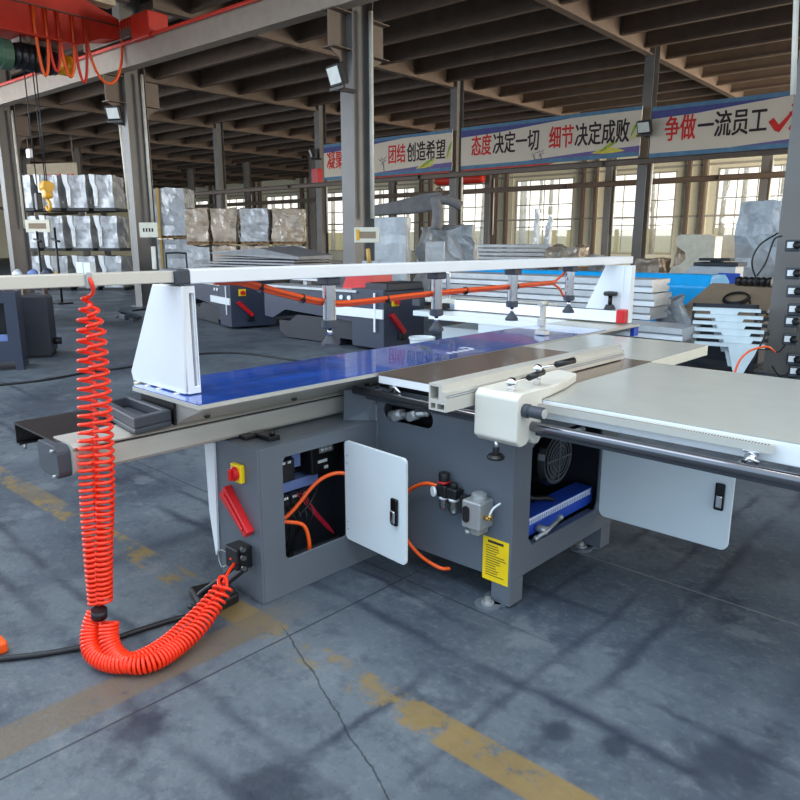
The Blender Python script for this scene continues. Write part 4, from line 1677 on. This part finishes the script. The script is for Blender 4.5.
# left dark machine cut by the frame
p = onz(24, 370, 0)
r = thing('panel_saw', 'dark blue cabinet of another saw cut by the left picture edge', 'panel saw', (p.x, p.y, 0), math.radians(64))
b = MB()
b.prism([(0, .12), (-1.4, .12), (-1.4, .98), (0, .98)], 'y', 0, .012, [[(-.14, .38), (-.85, .38), (-.85, .86), (-.14, .86)]])
b.box(-1.4, 0, .5, .512, .12, .98).box(-.012, 0, .012, .5, .12, .98).box(-1.4, 0, 0, .512, .98, .99).box(-1.4, 0, .012, .5, .12, .13)
b.build('saw_body', 'navy', r)
for ya in (0, .42):
    b = MB()
    b.box(-.09, 0, ya, ya + .09, 0, .12)
    b.build('leg', 'navy', r)
b = MB()
b.box(-1.2, -.15, .10, .2, .33, .45)
b.build('blue_rail', 'blueduct', r)
b = MB()
b.box(-1.2, -.14, .40, .41, .3, .9)
b.build('inner_plate', 'black', r)
p = onz(39, 355, 0)
r = thing('drum_housing', 'dark steel drum housing behind the left saw cabinet', 'housing', (p.x, p.y, 0), math.radians(62))
b = MB()
b.prism(rrect(-.22, .22, .03, .86, .04), 'y', -.3, .3)
b.build('housing_shell', 'navyd', r, bevel=.02)
b = MB()
b.cyl((.21, 0, .2), (.32, 0, .2), .05, 12)
b.build('outlet', 'cable', r)
b = MB()
b.box(-.2, .2, -.28, .28, 0, .03)
b.build('base_frame', 'cable', r)

# white saw with sliding rails behind the clamp cylinders
cpt = at(470, 320, 9.2)
r = thing('panel_saw', 'white panel saw with dark rails standing behind the clamp cylinders', 'panel saw', (cpt.x, cpt.y, 0), math.radians(2))
b = MB()
b.rbox(.2, 1.5, -.1, .9, .0, .60, .01)
b.rbox(-.7, .2, .3, .9, .0, .45, .01)
b.build('saw_body', 'whiteplate', r)
b = MB()
b.rbox(-.9, 1.7, -.1, .16, .62, .69, .006).rbox(-.9, 1.7, .42, .9, .62, .69, .006).rbox(.9, 1.7, .16, .42, .62, .69, .004)
b.build('white_table', 'whiteplate', r)
b = MB()
b.rbox(-.85, 1.0, .1, .2, .80, .86, .006).rbox(-.85, 1.0, .42, .5, .80, .86, .006)
b.build('sliding_rail', 'alu', r)
b = MB()
for q in (-.75, -.2, .7):
    b.box(q, q + .05, .12, .48, .69, .80)
b.rbox(-1.0, -.86, .0, .6, .74, .84, .01)
b.box(-.88, .2, .16, .42, .62, .685)
b.rbox(0.2, .6, -.2, .1, .70, .78, .01)
b.build('rail_support', 'rubber', r)
b = MB()
b.rbox(.4, 2.2, -.2, -.05, .70, .78, .006)
b.build('fence_profile', 'alud', r)
b = MB()
b.lathe((-.8, .2, .86), (0, 0, 1), [(.03, 0), (.03, .3), (.06, .3), (.06, .34)], 12).lathe((-.6, .3, .86), (0, 0, 1), [(.03, 0), (.03, .34), (.07, .34), (.05, .4)], 12)
b.build('clamp_post', 'chrome', r)
# white bucket
p = onz(422, 349, 0)
p = at(422, 345, 8.6)
r = thing('waste_bucket', 'white tapered bucket beside the white saw, behind second clamp cylinder', 'bucket', (p.x, p.y, 0))
b = MB()
b.lathe((0, 0, 0), (0, 0, 1), [(.10, 0), (.155, .44), (.165, .45), (.165, .47), (.15, .47), (.095, .02)], 24)
b.build('bucket_body', 'whiteplate', r)


# ------------------------------------------------------------------ wrapped goods
def wrapped(name, w, d, h, label, cat, m='wrap', seed=0, amp=.05, taper=0.0, group=None, pallet=True, shoulder=None):
    """plastic wrapped goods: crumpled cover on a pallet; origin at base centre"""
    r = thing(name, label, cat, group=group)
    bm = bmesh.new()
    bmesh.ops.create_cube(bm, size=1)
    bmesh.ops.subdivide_edges(bm, edges=bm.edges[:], cuts=9, use_grid_fill=True)
    ph = .10 if pallet else 0
    off = Vector((seed * 3.1, seed * 1.7, seed * .9))
    for v in bm.verts:
        t = v.co.z + .5
        k = 1 - taper * t
        if shoulder:
            z0_, z1_, q = shoulder
            if z0_ < t < z1_:
                k *= q
        x, y_, z = v.co.x * w * k, v.co.y * d * k, t * (h - ph) + ph
        n = noise.noise_vector(Vector((x, y_, z)) * 2.6 + off) * amp
        n += noise.noise_vector(Vector((x, y_, z)) * 7 + off) * amp * .4
        if t < .02:
            n.z = 0
        v.co = Vector((x, y_, z)) + n
    me = bpy.data.meshes.new('cover')
    bm.to_mesh(me)
    bm.free()
    me.materials.append(M[m])
    o = bpy.data.objects.new('wrap_cover', me)
    COL.objects.link(o)
    o.parent = r
    if pallet:
        b = MB()
        for yy in (-d * .42, 0, d * .42):
            b.box(-w * .5, w * .5, yy - .05, yy + .05, 0, .07)
        for q in range(5):
            xx = -w * .48 + q * w * .22
            b.box(xx, xx + .1, -d * .5, d * .5, .07, .095)
        b.build('pallet', 'pallet', r)
    return r


def place(r, px, d, z=0.0, rz=HALL_TURN):
    p = at(px, 243, d)
    r.location = (p.x, p.y, z)
    r.rotation_euler = (0, 0, rz)
    return r


# stack of wrapped castings, three tiers
ST_D = 25.0
TW = .90


def flange_unit(seed):
    r = wrapped('wrapped_casting', TW * .70, 1.0, 1.16, 'silver', 'wrapped machine part', 'wrap', seed, .035, group='stacked wrapped castings', pallet=True)
    b = MB()
    b.prism([(-.44, 1.20), (-.24, 1.18), (-.24, .86), (-.18, .80), (-.22, .14), (-.32, .14), (-.34, .7), (-.41, .9)], 'y', -.56, -.46)
    b.build('wrapped_flange', 'wrapw', r, bevel=.02)
    b = MB()
    b.box(-.38, .36, -.52, .5, -.0, .10)
    b.build('steel_foot', 'black', r)
    return r


unit = flange_unit(3)
tier_name = ('bottom', 'middle', 'top')
first = True
for ti in range(3):
    for ci, px in enumerate((37, 63, 90, 116)):
        u = unit if first else copy_tree(unit)
        first = False
        u['label'] = 'silver wrapped casting, %s in the %s tier of the left stack' % (('leftmost', 'second', 'third', 'rightmost')[ci], tier_name[ti])
        place(u, px + ti * -1.0, ST_D, ti * 1.33, YAW)
# tall wrapped crates with batten
for ti in range(2):
    r = wrapped('wrapped_crate', 1.30, 1.3, 1.72, '%s grey wrapped crate with a yellow batten, right of second column' % ('lower', 'upper')[ti], 'crate', 'wrap', 20 + ti, .05)
    b = MB()
    b.box(-.28, -.20, -.74, -.69, 0, 1.72)
    b.build('yellow_batten', 'strapy', r)
    place(r, 174, 26.2, ti * 1.76, YAW)
# brown wrapped crates, two tiers
k = 0
for ti in range(2):
    for px, w in ((202, .72), (228, .80), (258, .92), (290, .98)):
        r = wrapped('wrapped_crate', w, 1.0, 1.15, 'film', 'crate', 'wrapb' if k % 3 else 'wrap', 40 + k, .06)
        r['label'] = '%s film wrapped crate, %s in the stack left of the thick column' % (('lower', 'upper')[ti], {202: 'leftmost', 228: 'second', 258: 'third', 290: 'rightmost'}[px])
        r['group'] = 'film wrapped crates'
        place(r, px, 24.0, .35 + ti * 1.2, YAW)
        k += 1
b = MB()
p = at(248, 243, 24.0)
rr = thing('storage_rack', 'dark steel rack carrying the film wrapped crates', 'rack', (p.x, p.y, 0), YAW)
b.box(-1.98, 1.95, -.55, .55, .29, .35)
b.build('shelf', 'steel', rr)
for sx in (-1.9, 1.88):
    for sy in (-.5, .5):
        b = MB()
        b.box(sx - .05, sx + .05, sy - .05, sy + .05, 0, .29)
        b.build('rack_foot', 'steel', rr)
# push trolley in front of the crates
p = at(177, 270, 20)
r = thing('hand_trolley', 'dark tubular hand trolley in front of the grey wrapped crates', 'trolley', (p.x, p.y, 0), 0.6)
b = MB()
b.tube(spline([(-.3, 0, .1), (-.3, 0, 1.2), (-.25, 0, 1.32), (.25, 0, 1.32), (.3, 0, 1.2), (.3, 0, .1)], 5), .025, 8)
b.build('push_handle', 'black', r)
b = MB()
b.box(-.35, .35, 0, .8, .10, .14)
b.build('deck', 'black', r)
for sx in (-.28, .28):
    for sy in (.1, .7):
        b = MB()
        b.cyl((sx - .02, sy, .05), (sx + .02, sy, .05), .05, 12)
        b.build('wheel', 'rubber', r)

# piles of dark sheets in the middle
p = at(270, 265, 17)
r = thing('sheet_pile', 'sloping pile of grey steel sheets left of the thick column', 'sheet pile', (p.x, p.y, 0), HALL_TURN)
b = MB()
for q in range(7):
    b.box(-2.3 + .15 * q, 1.7 - .1 * q, -.6 + .05 * q, .7, .72 + q * .05, .75 + q * .05, rz=.02 * (q % 3 - 1))
b.build('steel_sheet', 'sheet', r)
r.scale = (1, 1, 1.28)
b = MB()
b.add([(-1.6, -.5, 1.08), (.2, -.5, 1.16), (1.5, -.45, 1.02), (-1.6, .6, 1.1), (.2, .6, 1.2), (1.5, .6, 1.04), (-1.6, -.5, 1.05), (1.5, -.45, .97), (-1.6, .6, 1.05), (1.5, .6, .97)],
      [(0, 1, 4, 3), (1, 2, 5, 4), (0, 6, 7, 2, 1), (3, 4, 5, 9, 8), (0, 3, 8, 6), (2, 7, 9, 5), (6, 8, 9, 7)])
b.build('dust_cover', 'sheet', r)
for xx in (-1.9, 0, 1.4):
    b = MB()
    b.box(xx - .15, xx + .15, -.5, .6, 0, .72)
    b.build('trestle', 'navyd', r)
p = at(215, 258, 18)
b = MB()
b.rbox(-.35, .35, -.3, .3, 0, .92, .02)
o = b.build('blue_cabinet', 'blue')
o.location = at(190 + 32, 243, 20.2).xy.to_3d()
o.rotation_euler = (0, 0, HALL_TURN)
tag(o, 'small blue steel cabinet at the left end of the sheet pile', 'cabinet')

# foil wrapped machine right of the thick column
r = wrapped('foil_wrapped_machine', .85, .8, 2.2, 'bright foil wrapped machine standing right of the thick column', 'wrapped machine', 'wrapw', 61, .03)
place(r, 391, 17.5, 0, YAW - .15)
r = wrapped('foil_wrapped_machine', 1.75, 1.0, 2.0, 'clear film wrapped machine under a grey felt roll', 'wrapped machine', 'wrap', 62, .14, .25)
place(r, 448, 18.6, 0, YAW - .1)
b = MB()
b.rbox(-.55, -.05, -.75, -.45, 1.05, 1.65, .03)
b.build('inner_box', 'wrapw', r)
p = at(418, 211, 17.3)
r = thing('felt_roll', 'grey felt covered bar lying across the wrapped machines', 'felt roll', (p.x, p.y, 2.16), YAW)
b = MB()
b.prism([(-1.3, .06), (-.2, .12), (.45, .2), (.62, .42), (.5, .60), (.1, .56), (-.6, .38), (-1.3, .26)], 'y', -.3, .3)
b.build('felt_wrap', 'felt', r, bevel=.05)
b = MB()
b.tube(spline([(.38, -.3, .46), (.45, -.40, .15), (.42, -.42, -.25)], 5), .13, 8)
b.tube(spline([(.42, -.3, .44), (.75, -.32, .40), (1.0, -.3, .28)], 5), .11, 8)
b.build('felt_flap', 'felt', r)
b = MB()
b.tube([(.5 + .07 * math.cos(a), 0, .64 + .07 * math.sin(a)) for a in [k * math.pi / 8 for k in range(17)]], .025, 8)
b.build('lifting_eye', 'steel', r)

# aluminium profiles and wrapped posts further back
p = at(515, 252, 22)
r = thing('profile_bundle', 'distant bundle of pale aluminium profiles in front of the far window', 'profile bundle', (p.x, p.y, 0), HALL_TURN + .1)
b = MB()
for q in range(5):
    b.rbox(-1.5 + .1 * q, 1.3 - .1 * (q % 2), -.4, .4, .98 + q * .12, 1.08 + q * .12, .01)
b.build('profile', 'alud', r)
b = MB()
b.box(-1.2, -1.0, -.4, .4, 0, .98).box(.9, 1.1, -.4, .4, 0, .98)
b.build('trestle', 'steel', r)
r = wrapped('wrapped_post', .16, .16, 1.05, 'white wrapped upright post, left one of the pair before the window', 'wrapped post', 'wrapw', 71, .04, .3, pallet=False)
place(r, 536, 22, 1.55, .0)
r = wrapped('wrapped_post', .16, .16, .85, 'white wrapped upright post, right one of the pair before the window', 'wrapped post', 'wrapw', 72, .06, .3, pallet=False)
place(r, 547, 22, 1.53, .0)
r.rotation_euler = (.0, .12, 0)
r = wrapped('wrapped_crate', 1.15, .8, .55, 'brown and silver wrapped bundle on the pale profiles', 'crate', 'wrapb', 73, .10, .2, pallet=False)
place(r, 568, 20.3, .95)
b = MB()
for q in (-.45, .45):
    b.box(q - .06, q + .06, -.3, .3, -.95, 0)
b.build('trestle', 'steel', r)
r = wrapped('wrapped_machine', 1.0, .8, .6, 'small white wrapped machine right of the brown bundle', 'wrapped machine', 'wrapw', 74, .08, .2, pallet=True)
place(r, 598, 22.5, .6)
b = MB()
b.box(-.45, .45, -.35, .35, -.6, 0)
b.build('stand', 'steel', r)

# blue plastic covered pile
p = at(610, 290, 12.0)
r = thing('covered_profile_pile', 'bright blue plastic covered pile of long profiles', 'profile pile', (p.x, p.y, 0), HALL_TURN)
b = MB()
b.prism([(-.5, .62), (.5, .66), (.55, 1.0), (.3, 1.12), (-.4, 1.14), (-.52, .95)], 'x', -3.2, 1.75)
b.prism([(-.56, .35), (.5, .35), (.5, .60), (-.50, .64)], 'x', -3.2, 1.40)
b.build('blue_sheet', 'bluewrap', r, bevel=.02)
b = MB()
b.box(-2.8, -2.6, -.4, .4, 0, .35).box(.3, .5, -.4, .4, 0, .35)
b.build('trestle', 'steel', r)


# grey aluminium extrusions with stepped ends
def extrusion_pile(px, py, d, n, x0, x1, z0, label, step=.085):
    p = at(px, py, d)
    r = thing('extrusion_stack', label, 'extrusion stack', (p.x, p.y, 0), 0.0)
    for q in range(n):
        z = z0 + q * step
        dx = .04 * (q % 2)
        b = MB()
        b.prism([(-.28, z), (.28, z), (.28, z + step * .35), (.16, z + step * .5), (.28, z + step * .62), (.28, z + step * .92), (-.30, z + step * .92), (-.30, z + step * .5), (-.26, z + step * .35)], 'x', x0 + dx, x1 + dx)
        b.build('extrusion', 'alud', r)
    b = MB()
    b.box(x0 + .4, x0 + .5, -.3, .3, 0, z0).box(x1 - .5, x1 - .4, -.3, .3, 0, z0)
    b.build('trestle', 'steel', r)
    return r


extrusion_pile(652, 292, 9.6, 3, -3.6, .12, .60, 'tall stack of grey aluminium extrusions just behind the rear white bracket', .18)
extrusion_pile(655, 328, 8.8, 2, -1.6, .42, .30, 'low stack of pale aluminium extrusions behind the crosscut fence end', .16)
# crumpled foil heap
r = wrapped('foil_heap', .42, .36, .62, 'crumpled heap of grey foil between extrusions and cardboard', 'foil heap', 'wrap', 81, .16, .35, pallet=False)
place(r, 678, 10.0, .2)
b = MB()
b.box(-.2, .2, -.15, .15, -.2, .0)
b.build('support_block', 'steel', r)

# cardboard covered crate with coil
p = at(735, 305, 9.6)
r = thing('cardboard_crate', 'brown cardboard covered crate behind the pale brackets', 'crate', (p.x, p.y, 0), 0.05)
b = MB()
b.add([(-.75, -.15, .62), (.36, -.15, .60), (.42, .75, 1.02), (-.55, .75, 1.02), (-.75, -.15, .58), (.36, -.15, .56), (.42, .75, .98), (-.55, .75, .98)],
      [(0, 1, 2, 3), (7, 6, 5, 4), (0, 4, 5, 1), (1, 5, 6, 2), (2, 6, 7, 3), (3, 7, 4, 0)])
b.build('cardboard_lid', 'card', r)
b = MB()
b.box(-.55, .36, .0, .74, 0, .56)
b.build('crate_body', 'navyd', r)
p2 = Vector((p.x, p.y, 0))
sl = math.atan2(.42, .9)
cm = Matrix.Translation((p.x - .08, p.y + .27, .84)) @ Matrix.Rotation(sl, 4, 'X')
b = MB()
for q in range(3):
    rr_ = .17 - q * .01
    b.tube([(rr_ * math.cos(a), rr_ * math.sin(a), q * .012) for a in [k * math.pi / 12 for k in range(25)]], .012, 6)
b.tube([(.17, 0, 0), (.22, -.1, 0), (.2, -.32, 0), (.05, -.34, 0), (-.25, -.3, 0)], .010, 6)
b.xform(cm)
tag(b.build('cable_coil', 'cable'), 'coil of thin black cable lying on the brown cardboard lid', 'cable')
b = MB()
b.cyl((-.22, 0, 0), (.25, .02, 0), .055, 14)
for q in range(6):
    b.lathe((-.2 + q * .08, 0, 0), (1, 0, 0), [(.055, 0), (.066, .02), (.066, .04), (.055, .06)], 14)
b.xform(Matrix.Translation((p.x - .02, p.y + .68, 1.065)))
tag(b.build('corrugated_hose', 'black'), 'short black corrugated hose at the top of the cardboard', 'hose')

# stack of pale sheet metal brackets
p = onz(728, 372, 0)
p = at(725, 340, 8.6)
for q in range(6):
    r = thing('sheet_metal_bracket', 'pale', 'bracket', (p.x + .02 * (q % 2) + .035 * q, p.y - .075 * q, 0), 0.30, 'pale sheet metal brackets')
    r['label'] = 'pale V shaped sheet metal bracket, %s from the back of the nested stack' % ('first', 'second', 'third', 'fourth', 'fifth', 'last')[q]
    b = MB()
    z = .82 - q * .075
    v = .035 * q
    b.prism([(-.40, z), (.36, z), (.36, z - .04), (.12 + v, z - .04), (-.02 + v, z - .36), (-.12 + v, z - .36), (-.20 + v, z - .04), (-.40, z - .04)], 'y', -.012, 0)
    b.box(-.40, .36, -.0, .06, z - .012, z)
    b.build('bracket_plate', 'brk', r)
    b = MB()
    b.box(.30, .42, .0, .06, z - .055, z - .015)
    b.build('black_end_block', 'black', r)
b = MB()
b.box(-.45, .36, -.05, .34, 0, .012)
b.box(-.42, -.38, .26, .30, 0, .85).box(.30, .34, .26, .30, 0, .85).box(-.42, .34, .26, .30, .80, .85)
o = b.build('bracket_rack', 'navyd')
o.location = (p.x, p.y, 0)
o.rotation_euler = (0, 0, .30)
tag(o, 'dark floor rack holding the nested pale brackets', 'rack')
floor_cable('red_air_hose', [at(730, 385, 7.6).xy.to_3d()] + [at(px, py, 7.6) for px, py in ((735, 372), (740, 360), (748, 352), (758, 348), (768, 347))] + [at(775, 352, 7.7)], .012, 'orange', 'thin red hose arching in front of the pale brackets', 'hose')
floor_cable('drooping_cable', [at(px, py, 7.7) for px, py in ((752, 362), (758, 350), (764, 338), (768, 332))] + [at(772, 330, 7.8)], .010, 'cable', 'thin black cable hanging beside the column with sockets')

# far right wrapped goods
r = wrapped('foil_wrapped_crate', 1.15, 1.2, 2.4, 'tall silver wrapped crate with orange corner beside the column with sockets', 'crate', 'wrap', 91, .07)
place(r, 772, 15.5, .05)
b = MB()
b.box(.36, .50, -.72, -.64, .3, 2.1)
b.build('orange_corner', 'card', r)


def c_casting(px, d, z, label, seed):
    p = at(px, 243, d)
    r = thing('cast_saw_frame', label, 'casting', (p.x, p.y, z), HALL_TURN)
    b = MB()
    pts = [(-.62, .05), (-.50, 0), (.5, 0), (.5, 1.0), (.30, 1.06), (-.40, 1.06), (-.52, 1.0), (-.52, .80), (-.40, .70), (-.24, .60), (-.22, .42), (-.36, .28), (-.56, .22)]
    b.prism(pts, 'y', -.3, .3)
    o = b.build('casting_body', 'casting', r, bevel=.05)
    b = MB()
    b.box(-.5, .5, -.3, .3, -.75, 0)
    b.build('pallet_base', 'pallet', r)
    return r


c_casting(699, 19, .76, 'cream C shaped casting on a base, left of the pair', 1)
c_casting(729, 20.4, .76, 'cream C shaped casting on a base, right of the pair', 2)
p = at(716, 270, 14.5)
r = thing('grey_machine', 'grey machine with blue bracket standing before the cream castings', 'machine', (p.x, p.y, 0), HALL_TURN)
b = MB()
b.prism([(-.65, .0), (.45, 0), (.45, 1.15), (-.4, 1.15), (-.65, .85)], 'y', -.3, .3)
b.build('machine_body', 'alud', r, bevel=.01)
b = MB()
b.rbox(-.35, .5, -.35, .35, 1.15, 1.22, .01).rbox(-.3, .3, -.2, .2, 1.25, 1.30, .01).box(-.1, .1, -.1, .1, 1.22, 1.25)
b.build('machine_top', 'navyd', r)
b = MB()
b.box(.15, .55, -.36, -.31, .85, 1.02).box(.35, .52, -.36, -.31, .55, .85)
b.build('blue_bracket', 'blue', r)
for px, w, hh, z in ((653, .8, .62, .55), (689, .48, .85, .45)):
    r = wrapped('wrapped_crate', w, .9, hh, 'brown wrapped crate %s' % ('under the right slim column' if px == 653 else 'left of the cream castings'), 'crate', 'wrapb', px, .08, .15, pallet=True)
    place(r, px, 20, z)
    b = MB()
    b.box(-w * .4, w * .4, -.35, .35, -z, 0)
    b.build('stand', 'steel', r)

# small things at the far left, behind the clamp beam extension
p = at(86, 268, 13.2)
r = thing('white_panel_box', 'pale double box standing on the left bench', 'box', (p.x, p.y, .93), .2)
b = MB()
b.rbox(-.21, -.01, -.06, .06, 0, .32, .008)
b.rbox(.01, .21, -.06, .06, 0, .32, .008)
b.build('box_shell', 'whiteplate', r)
b = MB()
b.box(-.012, .012, -.03, .03, .02, .30)
b.build('box_joint', 'rubber', r)
p = at(60, 285, 13.2)
r = thing('workbench', 'long grey workbench at the left behind the clamp beam extension', 'workbench', (p.x, p.y, 0), HALL_TURN)
b = MB()
b.rbox(-2.6, .72, -.45, .45, .86, .93, .008)
b.build('bench_top', 'alud', r)
for sx in (-2.5, -1.5):
    for sy in (-.38, .38):
        b = MB()
        b.box(sx - .04, sx + .04, sy - .04, sy + .04, 0, .86)
        b.build('leg', 'steel', r)
for i, (px, nm) in enumerate(((17, 'left'), (32, 'middle'), (46.5, 'right'))):
    p = at(px, 268, 13.1)
    b = MB()
    b.sphere((0, 0, .10), .125, 12, (1.0, .8, .75))
    for k in range(len(b.v)):
        v = Vector(b.v[k])
        v += noise.noise_vector(v * 9 + Vector((i * 5, 0, 0))) * .05
        v.z = max(v.z, 0)
        b.v[k] = tuple(v)
    o = b.build('plastic_bag', ('wrapw', 'blueduct', 'navy')[i])
    o.location = (p.x, p.y, .931)
    tag(o, '%s crumpled bag on the left bench, %s of three' % (('white', 'pale blue', 'dark blue')[i], nm), 'bag')
p = at(55, 267, 13.0)
b = MB()
b.rbox(-.09, .09, -.06, .06, 0, .10, .02).tube([(-.05, 0, .1), (0, 0, .16), (.05, 0, .1)], .012, 6)
o = b.build('yellow_tool', 'hook')
o.location = (p.x, p.y, .931)
tag(o, 'small yellow tool on the bench beside the dark bag', 'tool')
for px, d, dx in ((38, 19, 0), (56, 19, .1)):
    p = at(px, 243, d)
    r = thing('lifting_frame', 'thin black lifting frame before the wrapped castings, %s one' % ('left' if px == 38 else 'right'), 'frame', (p.x, p.y, 0), HALL_TURN)
    b = MB()
    b.cyl((0, 0, 0), (0, 0, 1.9 + dx), .03, 8).cyl((-.2, 0, 1.7), (.2, 0, 1.64), .03, 8).box(-.2, .2, -.2, .2, 0, .04)
    b.build('frame_tube', 'black', r)
p = at(135, 302, 11)
b = MB()
for q in range(5):
    b.tube(spline([(-.5 + .1 * q, .05 * q, .02), (-.2, .1 * math.sin(q), .10 + .02 * q), (.15, .06 * q, .05), (.5 - .05 * q, -.1, .02)]), .02, 6)
b.rbox(-.15, .1, -.1, .1, .0, .12, .02)
o = b.build('scrap_pile', 'rubber')
o.location = (at(125, 297, 15).x, at(125, 297, 15).y, 0)
tag(o, 'tangle of dark hoses on the floor by the second column', 'scrap')


# ------------------------------------------------------------------ lamps, signs, sockets on columns
def floodlight(px, py, d, label, rz, s=1.0):
    p = at(px, py, d * S)
    s *= S
    r = thing('floodlight', label, 'floodlight', (p.x, p.y, p.z), rz)
    b = MB()
    b.rbox(-.16 * s, .16 * s, -.05 * s, .05 * s, -.14 * s, .14 * s, .02)
    b.xform(Matrix.Rotation(math.radians(20), 4, 'X'))
    b.build('lamp_housing', 'black', r)
    b = MB()
    b.box(-.13 * s, .13 * s, -.056 * s, -.051 * s, -.10 * s, .11 * s)
    b.xform(Matrix.Rotation(math.radians(20), 4, 'X'))
    b.build('lamp_glass', 'lampw', r)
    b = MB()
    b.box(-.03 * s, .03 * s, 0, .30 * s, -.2 * s, -.15 * s).box(-.17 * s, .17 * s, -.02, .02, -.19 * s, -.15 * s)
    b.build('lamp_bracket', 'black', r)
    return r


cA = lambda k: hall([-1.33, -7.25, -13.3, -19.2][k], YA)
floodlight(337, 75, 10.35, 'black floodlight with pale glass on the thick middle column', HALL_TURN - .2)
floodlight(644.5, 127, 17.9, 'square black floodlight on the slim column between banners', HALL_TURN - .1, 1.1)
floodlight(114, 113, 14.0, 'pale floodlight on a thin arm by the second column', HALL_TURN + .5, .9)
floodlight(312, 153, 25.7, 'small round lamp on the column left of the first banner', HALL_TURN - .6, 1.1)
p = at(119, 118, 14.2 * S)
q = at(129, 210, 14.2 * S)
b = MB()
b.cyl((p.x, p.y, p.z), (q.x, q.y, q.z), .03, 8)
tag(b.build('lamp_cable_tube', 'conduit'), 'thin white tube leading down from the pale floodlight', 'tube')
b = MB()
b.rbox(-.14, .14, -.06, .06, -.12, .12, .02)
o = b.build('wall_camera', 'sock')
o.location = at(30, 153.5, 20.6)
tag(o, 'small white box lamp high at the left between columns', 'lamp')


def column_sign(px, py, d, label, w, h, dark):
    p = at(px, py, d * S)
    w, h = w * S, h * S
    r = thing('column_sign', label, 'sign', (p.x, p.y, p.z), YAW - .12)
    b = MB()
    b.rbox(-w / 2, w / 2, -.03, .03, -h / 2, h / 2, .008)
    b.build('sign_plate', 'signw', r)
    b = MB()
    if dark:
        b.box(-w * .36, w * .36, -.034, -.03, -h * .22, h * .22)
    else:
        for q in range(4):
            b.box(-w * .3 + q * w * .16, -w * .3 + q * w * .16 + w * .09, -.034, -.03, -h * .12, h * .12)
    b.build('sign_print', 'bblack' if not dark else 'card', r)
    return r


column_sign(38, 226, 16.6, 'cream switch box on the leftmost column', .60, .28, True)
column_sign(149, 230, 12.9, 'cream name plate on the second column', .34, .26, False)
column_sign(367, 235, 9.6, 'cream meter box with dark windows on the thick column', .34, .20, True)
p = at(154, 258, 12.7 * S)
b = MB()
b.rbox(-.045, .045, -.03, .03, -.25, .25, .01)
o = b.build('wall_pipe_guard', 'conduit')
o.location = p
o.rotation_euler = (0, 0, YAW)
tag(o, 'short pale vertical guard strip low on the second column', 'guard')
p = at(370, 262, 12.0)
r = thing('leaning_board', 'pale board with a wooden stick leaning at the thick column', 'board', (p.x, p.y, p.z - .2), YAW - .3)
b = MB()
b.box(-.13, .13, -.02, .02, -(p.z - .2), .22)
b.build('board', 'alud', r)
b = MB()
b.cyl((0, -.04, .15), (-.02, -.04, .42), .035, 10)
b.build('stick', 'strapy', r)
p = at(358, 235, 12.0)
b = MB()
b.rbox(-.03, .03, -.02, .02, -.09, .09, .01)
o = b.build('alarm_button', 'hook')
o.location = p
o.rotation_euler = (0, 0, YAW)
tag(o, 'small yellow button box at the left of the meter box', 'button')
# red box sign far left of first banner
p = at(317, 176, 32.3)
r = thing('fire_sign', 'small red sign box hanging left of the first banner', 'sign', p, HALL_TURN)
b = MB()
b.rbox(-.2, .2, -.15, .15, -.3, .3, .01)
b.build('sign_box', 'red', r)
# distant beige board with red marks
p = at(52, 172, 40)
r = thing('red_letter_board', 'distant beige board with a row of red marks above the wrapped castings', 'board', p, YAW - .25)
b = MB()
b.box(-1.6, 1.6, 0, .05, -.5, .45)
b.build('board_panel', 'beige', r)
for xx in (-1.4, 1.4):
    b = MB()
    b.box(xx - .03, xx + .03, .01, .04, .45, hz(roofz(38) + .62) - p.z)
    b.build('hanger', 'steel', r)
b = MB()
for q in range(11):
    b.box(-1.4 + q * .26, -1.4 + q * .26 + .16, -.02, 0, -.36, -.12)
b.build('red_marks', 'bred', r)

# sockets with hanging plugs on the right column
cp = Vector((-1.33, YA - .28))


def socket(px, py, i, label):
    p = at(px, py, 8.35)
    r = thing('power_socket', label, 'socket', (p.x, p.y, p.z), HALL_TURN + .25, 'sockets on the right column')
    b = MB()
    b.rbox(-.055, .10, .0, .10, -.075, .06, .012)
    b.build('socket_housing', 'rubber', r)
    b = MB()
    b.rbox(-.04, .03, -.012, .0, -.035, .035, .004)
    b.build('socket_face', 'sock', r)
    b = MB()
    b.lathe((.06, -.005, -.0), (0, -1, 0), [(.04, 0), (.045, .03), (.02, .06)], 12)
    b.build('plug', 'black', r)
    return r


ordn = ('topmost', 'second', 'third', 'fourth', 'fifth', 'sixth', 'seventh', 'lowest')
for i, (px, py) in enumerate(((791, 245), (791, 273), (792, 291), (793, 309), (790, 321), (788, 339), (792, 359), (794, 371))):
    socket(px, py, i, 'black power socket with white face, %s on the right column' % ordn[i])
b = MB()
for pts in (((757, 276), (766, 262), (774, 240), (782, 236)), ((757, 282), (752, 262), (760, 245), (778, 233)), ((768, 347), (778, 352), (786, 344)), ((790, 372), (780, 376), (772, 366))):
    b.tube(spline([at(x, y_, 8.4) for x, y_ in pts]), .010, 6)
tag(b.build('hanging_cable', 'cable'), 'loops of black cable hanging from the sockets on the right column', 'cable')
b = MB()
b.cyl(tuple(at(797, -20, 8.3)), tuple(at(793, 95, 8.3)), .03, 8)
tag(b.build('cable_tube', 'conduit'), 'pale vertical cable tube high on the right column', 'tube')
